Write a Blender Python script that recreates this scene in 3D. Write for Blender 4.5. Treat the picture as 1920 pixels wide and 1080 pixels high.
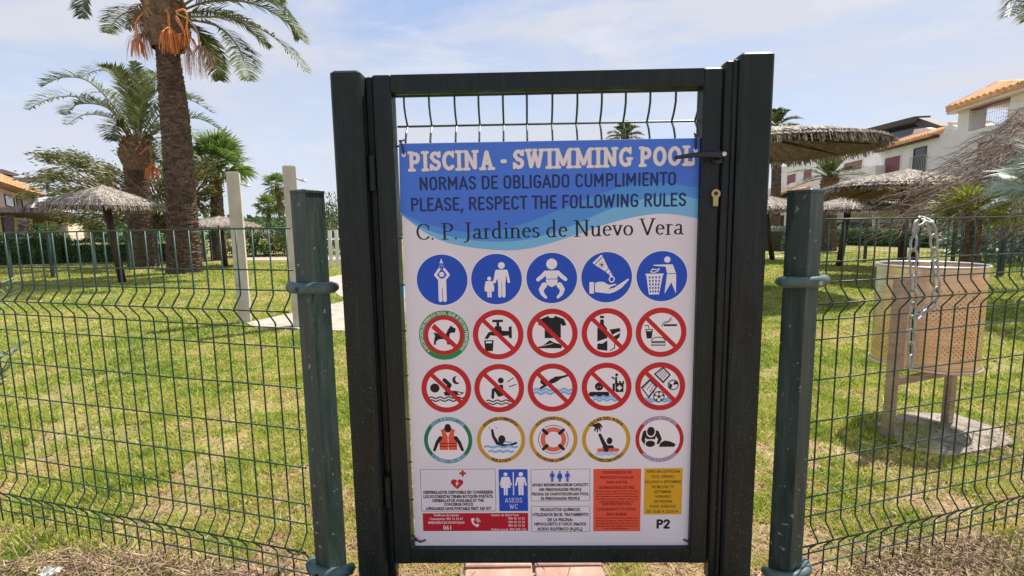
import bpy, math, random
import numpy as np
from mathutils import Vector, Matrix

for _o in list(bpy.data.objects):
    bpy.data.objects.remove(_o, do_unlink=True)
SC = bpy.context.scene
COL = SC.collection
random.seed(7)
RNG = np.random.default_rng(11)

# ------------------------------------------------------------------ camera
FPX, PITCH, ROLL, EYE = 930.0, math.radians(7.05), math.radians(0.9), 1.28
_f = Vector((0, math.cos(PITCH), -math.sin(PITCH)))
_u0 = Vector((0, math.sin(PITCH), math.cos(PITCH)))
_r0 = Vector((1, 0, 0))
_U = _u0 * math.cos(ROLL) + _r0 * math.sin(ROLL)
_R = _r0 * math.cos(ROLL) - _u0 * math.sin(ROLL)
cam_d = bpy.data.cameras.new('camera')
cam = bpy.data.objects.new('camera', cam_d)
COL.objects.link(cam)
cam.matrix_world = Matrix(((_R.x, _U.x, -_f.x, 0), (_R.y, _U.y, -_f.y, 0), (_R.z, _U.z, -_f.z, EYE), (0, 0, 0, 1)))
cam_d.sensor_width = 36.0
cam_d.lens = FPX / 1920 * 36
cam_d.clip_start = 0.02
cam_d.clip_end = 2000
SC.camera = cam

# ------------------------------------------------------------------ light
SUN_DIR = Vector((0.50, 0.42, 1.25)).normalized()          # towards the sun: ahead, to the right, high
SUN_EL = math.asin(SUN_DIR.z)
SUN_AZ = math.atan2(SUN_DIR.x, SUN_DIR.y)                  # from +Y towards +X
sun_d = bpy.data.lights.new('sun', 'SUN')
sun_d.energy = 4.2
sun_d.angle = math.radians(0.5)
sun_d.color = (1.0, 0.95, 0.87)
sun = bpy.data.objects.new('sun', sun_d)
COL.objects.link(sun)
sun.rotation_euler = (-SUN_DIR).to_track_quat('-Z', 'Y').to_euler()
sun.location = (0, 0, 30)

W = bpy.data.worlds.new('World')
SC.world = W
W.use_nodes = True
nt = W.node_tree
nt.nodes.clear()
wo = nt.nodes.new('ShaderNodeOutputWorld')
bg = nt.nodes.new('ShaderNodeBackground')
bg.inputs['Strength'].default_value = 0.122
sky = nt.nodes.new('ShaderNodeTexSky')
sky.sky_type = 'NISHITA'
sky.sun_disc = False
sky.sun_elevation = SUN_EL
sky.sun_rotation = SUN_AZ
sky.altitude = 0
sky.air_density = 1.0
sky.dust_density = 0.4
sky.ozone_density = 3.0
tc = nt.nodes.new('ShaderNodeTexCoord')
mp = nt.nodes.new('ShaderNodeMapping')
mp.inputs['Scale'].default_value = (1.0, 1.0, 3.2)
mp.inputs['Rotation'].default_value = (0.1, 0.25, 0.5)
mp.inputs['Location'].default_value = (0.35, 0.1, 0.2)
nz = nt.nodes.new('ShaderNodeTexNoise')
nz.inputs['Scale'].default_value = 2.3
nz.inputs['Detail'].default_value = 7
nz.inputs['Roughness'].default_value = 0.52
nz.inputs['Distortion'].default_value = 0.5
cr = nt.nodes.new('ShaderNodeValToRGB')
cr.color_ramp.elements[0].position = 0.44
cr.color_ramp.elements[0].color = (0.22, 0.22, 0.22, 1)
cr.color_ramp.elements[1].position = 0.62
cr.color_ramp.elements[1].color = (0.95, 0.95, 0.95, 1)
mx = nt.nodes.new('ShaderNodeMix')
mx.data_type = 'RGBA'
mx.inputs[7].default_value = (3.2, 3.3, 3.65, 1)
L = nt.links.new
sp_ = nt.nodes.new('ShaderNodeSeparateXYZ')
hz_r = nt.nodes.new('ShaderNodeMapRange')
hz_r.interpolation_type = 'SMOOTHSTEP'
hz_r.inputs['From Min'].default_value = 0.0
hz_r.inputs['From Max'].default_value = 0.38
hz_r.inputs['To Min'].default_value = 0.92
hz_r.inputs['To Max'].default_value = 0.0
mxh = nt.nodes.new('ShaderNodeMix')
mxh.data_type = 'RGBA'
mxh.inputs[7].default_value = (3.4, 3.65, 4.2, 1)
L(tc.outputs['Generated'], sp_.inputs['Vector'])
L(sp_.outputs['Z'], hz_r.inputs['Value'])
L(hz_r.outputs['Result'], mxh.inputs[0])
mxb = nt.nodes.new('ShaderNodeMix')                 # thin high haze: evens the clear blue
mxb.data_type = 'RGBA'
mxb.inputs[0].default_value = 0.62
mxb.inputs[7].default_value = (1.45, 1.95, 3.2, 1)
L(sky.outputs['Color'], mxb.inputs[6])
L(mxb.outputs[2], mxh.inputs[6])
L(tc.outputs['Generated'], mp.inputs['Vector'])
L(mp.outputs['Vector'], nz.inputs['Vector'])
L(nz.outputs['Fac'], cr.inputs['Fac'])
L(cr.outputs['Color'], mx.inputs[0])
L(mxh.outputs[2], mx.inputs[6])
nz2 = nt.nodes.new('ShaderNodeTexNoise')             # small torn puffs
nz2.inputs['Scale'].default_value = 5.5
nz2.inputs['Detail'].default_value = 8
nz2.inputs['Roughness'].default_value = 0.55
nz2.inputs['Distortion'].default_value = 0.3
cr2 = nt.nodes.new('ShaderNodeValToRGB')
cr2.color_ramp.elements[0].position = 0.52
cr2.color_ramp.elements[0].color = (0, 0, 0, 1)
cr2.color_ramp.elements[1].position = 0.72
cr2.color_ramp.elements[1].color = (0.75, 0.75, 0.75, 1)
mx2 = nt.nodes.new('ShaderNodeMix')
mx2.data_type = 'RGBA'
mx2.inputs[7].default_value = (3.6, 3.7, 3.95, 1)
L(mp.outputs['Vector'], nz2.inputs['Vector'])
L(nz2.outputs['Fac'], cr2.inputs['Fac'])
L(cr2.outputs['Color'], mx2.inputs[0])
L(mx.outputs[2], mx2.inputs[6])
L(mx2.outputs[2], bg.inputs['Color'])
L(bg.outputs['Background'], wo.inputs['Surface'])

SC.view_settings.view_transform = 'Standard'
SC.view_settings.look = 'None'
SC.view_settings.gamma = 1
SC.view_settings.use_curve_mapping = False
SC.view_settings.exposure = 0.9
SC.render.engine = 'CYCLES'
SC.cycles.max_bounces = 8
SC.cycles.transparent_max_bounces = 12


# ------------------------------------------------------------------ helpers
def ray(px, py):
    return _f + _R * ((px - 960) / FPX) - _U * ((py - 540) / FPX)


def at(px, py, y):
    """the point of the place seen at a pixel of the photograph, y metres ahead"""
    d = ray(px, py)
    return Vector((0, 0, EYE)) + d * (y / d.y)


def gnd(px, py, z=0.0):
    d = ray(px, py)
    return Vector((0, 0, EYE)) + d * ((z - EYE) / d.z)


def onplane(px, py, o, n):
    d = ray(px, py)
    c = Vector((0, 0, EYE))
    return c + d * ((Vector(o) - c).dot(n) / d.dot(n))


def hexc(h, a=1.0):
    h = h.lstrip('#')
    v = [int(h[i:i + 2], 16) / 255 for i in (0, 2, 4)]
    return tuple((x / 12.92 if x <= 0.04045 else ((x + 0.055) / 1.055) ** 2.4) for x in v) + (a,)


def mat(name, col, rough=0.6, metal=0.0, col2=None, scale=8.0, detail=4, lo=0.35, hi=0.65, bump=0.0, bscale=None,
        trans=0.0, stretch=(1, 1, 1), streak=None, streak_at=0.6, low=0.0, specks=None, speck_scale=120, speck_at=0.7, spec=0.5, rnd=0.0, coat=0.0):
    m = bpy.data.materials.new(name)
    m.use_nodes = True
    t = m.node_tree
    p = t.nodes['Principled BSDF']
    p.inputs['Roughness'].default_value = rough
    p.inputs['Metallic'].default_value = metal
    p.inputs['Specular IOR Level'].default_value = spec
    p.inputs['Coat Weight'].default_value = coat
    if len(col) == 3:
        col = tuple(col) + (1,)
    if col2 is not None and len(col2) == 3:
        col2 = tuple(col2) + (1,)
    p.inputs['Base Color'].default_value = col
    if col2 is None:
        col2 = tuple(min(1, c * 1.12) for c in col[:3]) + (1,)
        col = tuple(c * 0.9 for c in col[:3]) + (1,)
    tcn = t.nodes.new('ShaderNodeTexCoord')
    mpn = t.nodes.new('ShaderNodeMapping')
    mpn.inputs['Scale'].default_value = stretch
    n = t.nodes.new('ShaderNodeTexNoise')
    n.inputs['Scale'].default_value = scale
    n.inputs['Detail'].default_value = detail
    n.inputs['Roughness'].default_value = 0.62
    r = t.nodes.new('ShaderNodeValToRGB')
    r.color_ramp.elements[0].position = lo
    r.color_ramp.elements[0].color = col
    r.color_ramp.elements[1].position = hi
    r.color_ramp.elements[1].color = col2
    K = t.links.new
    K(tcn.outputs['Object'], mpn.inputs['Vector'])
    K(mpn.outputs['Vector'], n.inputs['Vector'])
    K(n.outputs['Fac'], r.inputs['Fac'])
    out = r.outputs['Color']
    if specks is not None:
        n2 = t.nodes.new('ShaderNodeTexNoise')
        n2.inputs['Scale'].default_value = speck_scale
        n2.inputs['Detail'].default_value = 3
        K(tcn.outputs['Object'], n2.inputs['Vector'])
        r2 = t.nodes.new('ShaderNodeValToRGB')
        r2.color_ramp.elements[0].position = speck_at
        r2.color_ramp.elements[0].color = (0, 0, 0, 1)
        r2.color_ramp.elements[1].position = min(1, speck_at + 0.05)
        r2.color_ramp.elements[1].color = (1, 1, 1, 1)
        K(n2.outputs['Fac'], r2.inputs['Fac'])
        mm = t.nodes.new('ShaderNodeMix')
        mm.data_type = 'RGBA'
        mm.inputs[7].default_value = tuple(specks)[:3] + (1,)
        sfac = r2.outputs['Color']
        if low > 0:                                          # splashed dirt sits on the lower part of the steel
            sz_ = t.nodes.new('ShaderNodeSeparateXYZ')
            K(tcn.outputs['Object'], sz_.inputs['Vector'])
            lm = t.nodes.new('ShaderNodeMapRange')
            lm.inputs['From Min'].default_value = low
            lm.inputs['From Max'].default_value = low * 0.35
            lm.inputs['To Min'].default_value = 0.06
            lm.inputs['To Max'].default_value = 1.0
            K(sz_.outputs['Z'], lm.inputs['Value'])
            ml = t.nodes.new('ShaderNodeMath')
            ml.operation = 'MULTIPLY'
            K(sfac, ml.inputs[0])
            K(lm.outputs['Result'], ml.inputs[1])
            sfac = ml.outputs['Value']
        K(sfac, mm.inputs[0])
        K(out, mm.inputs[6])
        out = mm.outputs[2]
    if streak is not None:
        mp2 = t.nodes.new('ShaderNodeMapping')
        mp2.inputs['Scale'].default_value = (1, 1, 0.10)
        K(tcn.outputs['Object'], mp2.inputs['Vector'])
        n5 = t.nodes.new('ShaderNodeTexNoise')
        n5.inputs['Scale'].default_value = 42
        n5.inputs['Detail'].default_value = 7
        n5.inputs['Roughness'].default_value = 0.75
        K(mp2.outputs['Vector'], n5.inputs['Vector'])
        r5 = t.nodes.new('ShaderNodeValToRGB')
        r5.color_ramp.elements[0].position = streak_at - 0.06
        r5.color_ramp.elements[0].color = (0, 0, 0, 1)
        r5.color_ramp.elements[1].position = streak_at + 0.16
        r5.color_ramp.elements[1].color = (0.8, 0.8, 0.8, 1)
        K(n5.outputs['Fac'], r5.inputs['Fac'])
        m5 = t.nodes.new('ShaderNodeMix')
        m5.data_type = 'RGBA'
        m5.inputs[7].default_value = tuple(streak)[:3] + (1,)
        K(r5.outputs['Color'], m5.inputs[0])
        K(out, m5.inputs[6])
        out = m5.outputs[2]
        rr_ = t.nodes.new('ShaderNodeMapRange')
        rr_.inputs['From Min'].default_value = 0.35
        rr_.inputs['From Max'].default_value = 0.7
        rr_.inputs['To Min'].default_value = max(0.1, rough - 0.1)
        rr_.inputs['To Max'].default_value = min(1, rough + 0.3)
        K(n.outputs['Fac'], rr_.inputs['Value'])
        K(rr_.outputs['Result'], p.inputs['Roughness'])
    if rnd > 0:
        at_ = t.nodes.new('ShaderNodeAttribute')
        at_.attribute_name = 'tone'
        mr = t.nodes.new('ShaderNodeMapRange')
        mr.inputs['To Min'].default_value = 1 - rnd
        mr.inputs['To Max'].default_value = 1 + rnd
        K(at_.outputs['Fac'], mr.inputs['Value'])
        vm = t.nodes.new('ShaderNodeVectorMath')
        vm.operation = 'SCALE'
        K(out, vm.inputs[0])
        K(mr.outputs['Result'], vm.inputs['Scale'])
        out = vm.outputs['Vector']
    K(out, p.inputs['Base Color'])
    if bump > 0:
        bn = t.nodes.new('ShaderNodeBump')
        bn.inputs['Strength'].default_value = bump
        bn.inputs['Distance'].default_value = 0.01
        n3 = t.nodes.new('ShaderNodeTexNoise')
        n3.inputs['Scale'].default_value = bscale or scale * 3
        n3.inputs['Detail'].default_value = 5
        K(mpn.outputs['Vector'], n3.inputs['Vector'])
        K(n3.outputs['Fac'], bn.inputs['Height'])
        K(bn.outputs['Normal'], p.inputs['Normal'])
    if trans > 0:
        tr = t.nodes.new('ShaderNodeBsdfTranslucent')
        ms = t.nodes.new('ShaderNodeMixShader')
        ms.inputs[0].default_value = trans
        K(out, tr.inputs['Color'])
        K(p.outputs['BSDF'], ms.inputs[1])
        K(tr.outputs['BSDF'], ms.inputs[2])
        K(ms.outputs['Shader'], t.nodes['Material Output'].inputs['Surface'])
    return m


ORG = {}


def tagit(o, label=None, cat=None, group=None, kind=None):
    if label: o['label'] = label
    if cat: o['category'] = cat
    if group: o['group'] = group
    if kind: o['kind'] = kind
    return o


def thing(name, label, cat, loc=(0, 0, 0), group=None, rz=0.0):
    o = bpy.data.objects.new(name, None)
    o.empty_display_size = 0.1
    COL.objects.link(o)
    o.location = loc
    o.rotation_euler = (0, 0, rz)
    tagit(o, label, cat, group)
    ORG[o.name] = Vector(loc)
    return o


def link(name, me, parent=None):
    o = bpy.data.objects.new(name, me)
    COL.objects.link(o)
    if parent is not None:
        o.parent = parent
        ORG[o.name] = ORG.get(parent.name, Vector((0, 0, 0)))
    return o


class MB:
    """collects faces; build() links them as ONE mesh object"""

    def __init__(s):
        s.v, s.f, s.m, s.t = [], [], [], []
        s.n = 0

    def add(s, vs, fs, mi=0, tone=None):
        b = s.n
        s.v.extend(tuple(v) for v in vs)
        s.n += len(vs)
        for f in fs:
            s.f.append(tuple(i + b for i in f))
        s.m.extend([mi] * len(fs))
        s.t.extend([random.random() if tone is None else tone] * len(fs))

    def box(s, x0, x1, y0, y1, z0, z1, mi=0, M=None, bev=0.0):
        if bev > 0:
            # chamfered vertical edges and top
            pts = [(x0 + bev, y0), (x1 - bev, y0), (x1, y0 + bev), (x1, y1 - bev), (x1 - bev, y1), (x0 + bev, y1), (x0, y1 - bev), (x0, y0 + bev)]
            cx, cy = (x0 + x1) / 2, (y0 + y1) / 2
            ins = [(cx + (x - cx) * (1 - 2 * bev / (x1 - x0)), cy + (y - cy) * (1 - 2 * bev / (y1 - y0))) for x, y in pts]
            vs = [(x, y, z0) for x, y in pts] + [(x, y, z1 - bev) for x, y in pts] + [(x, y, z1) for x, y in ins]
            fs = [(i, (i + 1) % 8, 8 + (i + 1) % 8, 8 + i) for i in range(8)] + [(8 + i, 8 + (i + 1) % 8, 16 + (i + 1) % 8, 16 + i) for i in range(8)]
            fs += [tuple(range(16, 24)), tuple(range(7, -1, -1))]
        else:
            vs = [(x, y, z) for z in (z0, z1) for x, y in ((x0, y0), (x1, y0), (x1, y1), (x0, y1))]
            fs = [(3, 2, 1, 0), (4, 5, 6, 7), (0, 1, 5, 4), (1, 2, 6, 5), (2, 3, 7, 6), (3, 0, 4, 7)]
        if M is not None:
            vs = [M @ Vector(v) for v in vs]
        s.add(vs, fs, mi)

    def tube(s, pts, r, n=6, mi=0, cap=True, flat=1.0, tone=None):
        pts = [Vector(p) for p in pts]
        rs = r if isinstance(r, (list, tuple)) else [r] * len(pts)
        vs, fs = [], []
        up = None
        for i, p in enumerate(pts):
            d = (pts[min(i + 1, len(pts) - 1)] - pts[max(i - 1, 0)])
            d = d.normalized() if d.length > 1e-9 else Vector((0, 0, 1))
            if up is None:
                up = d.orthogonal().normalized()
            else:
                up = up - d * up.dot(d)
                up = up.normalized() if up.length > 1e-6 else d.orthogonal().normalized()
            sd = d.cross(up)
            for k in range(n):
                a = 2 * math.pi * k / n
                vs.append(p + (up * math.cos(a) + sd * math.sin(a) * flat) * rs[i])
        for i in range(len(pts) - 1):
            for k in range(n):
                k2 = (k + 1) % n
                fs.append((i * n + k, i * n + k2, (i + 1) * n + k2, (i + 1) * n + k))
        if cap:
            fs.append(tuple(range(n - 1, -1, -1)))
            fs.append(tuple((len(pts) - 1) * n + k for k in range(n)))
        s.add(vs, fs, mi, tone)

    def ring(s, c, R, r, ax=(0, 0, 1), n=16, k=6, sx=1.0, u=None, mi=0):
        """closed torus; sx stretches it along u"""
        ax = Vector(ax).normalized()
        u = Vector(u).normalized() if u is not None else ax.orthogonal().normalized()
        w = ax.cross(u)
        c = Vector(c)
        vs, fs = [], []
        for i in range(n):
            a = 2 * math.pi * i / n
            d = u * math.cos(a) + w * math.sin(a)
            p = c + u * math.cos(a) * R * sx + w * math.sin(a) * R
            for j in range(k):
                b = 2 * math.pi * j / k
                vs.append(p + d * math.cos(b) * r + ax * math.sin(b) * r)
        for i in range(n):
            for j in range(k):
                i2, j2 = (i + 1) % n, (j + 1) % k
                fs.append((i * k + j, i2 * k + j, i2 * k + j2, i * k + j2))
        s.add(vs, fs, mi)

    def build(s, name, mats, parent=None, smooth=False, tone=False):
        me = bpy.data.meshes.new(name)
        org = ORG.get(parent.name, Vector((0, 0, 0))) if parent is not None else Vector((0, 0, 0))
        v = np.array(s.v, dtype=np.float64).reshape(-1, 3) - np.array(org)
        me.from_pydata(v.tolist(), [], s.f)
        for m in (mats if isinstance(mats, (list, tuple)) else [mats]):
            me.materials.append(m)
        if any(s.m):
            me.polygons.foreach_set('material_index', s.m)
        if smooth:
            me.polygons.foreach_set('use_smooth', [True] * len(s.f))
        if tone:
            a = me.attributes.new('tone', 'FLOAT', 'FACE')
            a.data.foreach_set('value', s.t)
        me.update()
        return link(name, me, parent)


def copy_tree(o, loc=None, rz=None, sc=None, parent=None):
    c = o.copy()
    COL.objects.link(c)
    c.parent = parent
    if loc is not None: c.location = loc
    if rz is not None: c.rotation_euler = (0, 0, rz)
    if sc is not None: c.scale = (sc, sc, sc)
    for ch in list(o.children):
        copy_tree(ch, parent=c)
    return c


def fastmesh(name, verts, nper, mats, parent=None, tone=None, kind=None):
    """many separate polygons of nper corners each: verts (N*nper, 3)"""
    n = len(verts) // nper
    me = bpy.data.meshes.new(name)
    me.vertices.add(n * nper)
    if parent is not None:
        verts = verts - np.array(ORG.get(parent.name, Vector((0, 0, 0))))
    me.vertices.foreach_set('co', np.ascontiguousarray(verts, dtype=np.float32).ravel())
    me.loops.add(n * nper)
    me.loops.foreach_set('vertex_index', np.arange(n * nper, dtype=np.int32))
    me.polygons.add(n)
    me.polygons.foreach_set('loop_start', np.arange(0, n * nper, nper, dtype=np.int32))
    me.materials.append(mats)
    if tone is not None:
        a = me.attributes.new('tone', 'FLOAT', 'FACE')
        a.data.foreach_set('value', np.asarray(tone, dtype=np.float32))
    me.update(calc_edges=True)
    o = link(name, me, parent)
    if kind: o['kind'] = kind
    return o


def polysheet(name, pts, z, m, thick=0.0, parent=None, kind='structure'):
    b = MB()
    n = len(pts)
    b.add([(p[0], p[1], z) for p in pts], [tuple(range(n))])
    if thick:
        b.add([(p[0], p[1], z - thick) for p in pts] + [(p[0], p[1], z) for p in pts],
              [(i, (i + 1) % n, n + (i + 1) % n, n + i) for i in range(n)])
    o = b.build(name, m, parent)
    if kind and parent is None: o['kind'] = kind
    return o


# ------------------------------------------------------------------ materials
M = {}
M['gate'] = mat('black_green_paint', (0.007, 0.009, 0.014), 0.38, col2=(0.012, 0.021, 0.017), scale=5, spec=0.3, specks=(0.13, 0.16, 0.13), streak=(0.026, 0.036, 0.028), streak_at=0.55, low=1.5,
                speck_scale=210, speck_at=0.655, bump=0.12, bscale=60, stretch=(1, 1, 0.45))
M['post'] = mat('dark_green_paint', (0.015, 0.033, 0.033), 0.5, col2=(0.036, 0.066, 0.058), scale=14, stretch=(1, 1, 0.22),
                specks=(0.26, 0.29, 0.24), streak=(0.07, 0.10, 0.08), streak_at=0.52, speck_scale=46, speck_at=0.665, bump=0.12, bscale=90)
M['wire'] = mat('green_wire_coating', (0.009, 0.034, 0.023), 0.42, col2=(0.025, 0.068, 0.047), scale=30, spec=0.35)
M['clamp'] = mat('green_plastic_clamp', (0.035, 0.07, 0.068), 0.45, col2=(0.085, 0.14, 0.13), scale=16, bump=0.1, bscale=80)
M['primer'] = mat('rusty_primer', (0.30, 0.12, 0.06), 0.8, col2=(0.45, 0.24, 0.14), scale=25, bump=0.2, bscale=90)
M['black'] = mat('black_plastic', (0.012, 0.012, 0.016), 0.4)
M['brass'] = mat('worn_brass', (0.45, 0.36, 0.17), 0.38, 0.9)
M['bright'] = mat('bright_metal', (0.55, 0.55, 0.52), 0.35, 0.9)
M['galv'] = mat('galvanised_steel', (0.30, 0.31, 0.30), 0.55, 0.4, col2=(0.48, 0.49, 0.46), scale=60)
M['bin'] = mat('brushed_steel', (0.64, 0.46, 0.32), 0.28, 0.9, col2=(0.84, 0.68, 0.52), scale=6, stretch=(1, 1, 14))
M['binleg'] = mat('bin_leg_steel', (0.30, 0.22, 0.17), 0.4, 0.5, col2=(0.44, 0.34, 0.27), scale=10, stretch=(1, 1, 6))
M['concrete'] = mat('pale_concrete', (0.15, 0.125, 0.10), 0.9, col2=(0.36, 0.31, 0.26), scale=9, bump=0.3, bscale=60)
M['deck'] = mat('cream_paving', (0.30, 0.25, 0.20), 0.85, col2=(0.46, 0.39, 0.32), scale=6, bump=0.1, bscale=40)
M['pink'] = mat('pink_paving', (0.30, 0.17, 0.13), 0.9, col2=(0.46, 0.30, 0.23), scale=7, bump=0.25, bscale=70)
M['column'] = mat('cream_stone_column', (0.46, 0.41, 0.33), 0.7, col2=(0.60, 0.55, 0.46), scale=5, bump=0.08, bscale=40)
M['wall'] = mat('white_render_wall', (0.72, 0.68, 0.65), 0.85, col2=(0.80, 0.77, 0.75), scale=0.9, bump=0.15, bscale=12)
M['wall_warm'] = mat('cream_render_wall', (0.64, 0.51, 0.40), 0.85, col2=(0.76, 0.63, 0.51), scale=0.9, bump=0.15, bscale=12)
M['shutter'] = mat('maroon_shutter', (0.16, 0.035, 0.04), 0.5, col2=(0.22, 0.055, 0.055), scale=3)
M['tile'] = mat('terracotta_tile', (0.58, 0.28, 0.12), 0.8, col2=(0.78, 0.46, 0.23), scale=2.2, bump=0.2, bscale=10)
M['darkwood'] = mat('dark_stained_wood', (0.035, 0.022, 0.022), 0.6, col2=(0.07, 0.04, 0.035), scale=6, stretch=(1, 1, 0.3))
M['umbpole'] = mat('umbrella_pole_wood', (0.035, 0.016, 0.014), 0.65, col2=(0.08, 0.038, 0.03), scale=9, stretch=(1, 1, 0.2))
M['glass'] = mat('dark_window_glass', (0.02, 0.025, 0.03), 0.12)
M['awning'] = mat('grey_awning_fabric', (0.34, 0.37, 0.36), 0.8, col2=(0.42, 0.46, 0.45), scale=2)
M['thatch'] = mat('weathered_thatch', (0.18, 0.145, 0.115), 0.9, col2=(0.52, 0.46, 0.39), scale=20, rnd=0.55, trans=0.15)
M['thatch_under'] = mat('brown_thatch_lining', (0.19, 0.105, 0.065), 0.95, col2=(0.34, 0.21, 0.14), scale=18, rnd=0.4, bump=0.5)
M['trunk'] = mat('palm_trunk_bark', (0.060, 0.038, 0.028), 0.95, col2=(0.17, 0.11, 0.076), scale=14, stretch=(1, 1, 2.5), bump=0.6, bscale=30, rnd=0.45)
M['boot'] = mat('palm_leaf_base', (0.13, 0.075, 0.045), 0.95, col2=(0.30, 0.19, 0.12), scale=20, rnd=0.5)
M['frond'] = mat('date_palm_leaflet', (0.065, 0.095, 0.03), 0.5, col2=(0.17, 0.20, 0.075), scale=3, trans=0.3, rnd=0.4)
M['rachis'] = mat('palm_leaf_stalk', (0.16, 0.15, 0.07), 0.55, col2=(0.28, 0.24, 0.12), scale=6)
M['deadfrond'] = mat('dry_palm_leaflet', (0.20, 0.14, 0.09), 0.8, col2=(0.36, 0.27, 0.18), scale=5, trans=0.2, rnd=0.4)
M['fan'] = mat('fan_palm_leaf', (0.09, 0.17, 0.035), 0.45, col2=(0.24, 0.33, 0.08), scale=4, trans=0.3, rnd=0.4)
M['fanblue'] = mat('blue_green_fan_leaf', (0.22, 0.29, 0.23), 0.5, col2=(0.36, 0.42, 0.34), scale=4, trans=0.3, rnd=0.3)
M['fanyellow'] = mat('yellow_green_fan_leaf', (0.20, 0.26, 0.03), 0.5, col2=(0.38, 0.40, 0.06), scale=4, trans=0.4, rnd=0.4)
M['fruit'] = mat('orange_fruit_stalk', (0.62, 0.17, 0.035), 0.6, col2=(0.75, 0.28, 0.08), scale=8, rnd=0.3)
M['fruitpale'] = mat('pale_pink_fruit_strand', (0.45, 0.26, 0.20), 0.7, col2=(0.6, 0.38, 0.3), scale=8, rnd=0.3)
M['hedge'] = mat('hedge_leaf', (0.035, 0.095, 0.025), 0.5, col2=(0.11, 0.20, 0.05), scale=1.5, trans=0.25, rnd=0.6)
M['leafy'] = mat('small_tree_leaf', (0.08, 0.11, 0.03), 0.5, col2=(0.26, 0.24, 0.08), scale=1.2, trans=0.25, rnd=0.6)
M['greyleaf'] = mat('grey_green_leaf', (0.13, 0.19, 0.12), 0.55, col2=(0.24, 0.31, 0.20), scale=3, trans=0.25, rnd=0.5)
M['branch'] = mat('thin_branch_bark', (0.12, 0.085, 0.06), 0.9, col2=(0.2, 0.15, 0.11), scale=12)
M['twig'] = mat('dry_twig', (0.13, 0.09, 0.065), 0.85, col2=(0.36, 0.27, 0.20), scale=6, rnd=0.55)
M['straw'] = mat('dry_straw', (0.13, 0.075, 0.045), 0.85, col2=(0.44, 0.31, 0.19), scale=25, rnd=0.5, trans=0.15)
M['paper'] = mat('white_paper', (0.75, 0.74, 0.68), 0.8, trans=0.15)
M['white_paint'] = mat('white_painted_post', (0.66, 0.66, 0.62), 0.6, col2=(0.76, 0.76, 0.72), scale=6)


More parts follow.
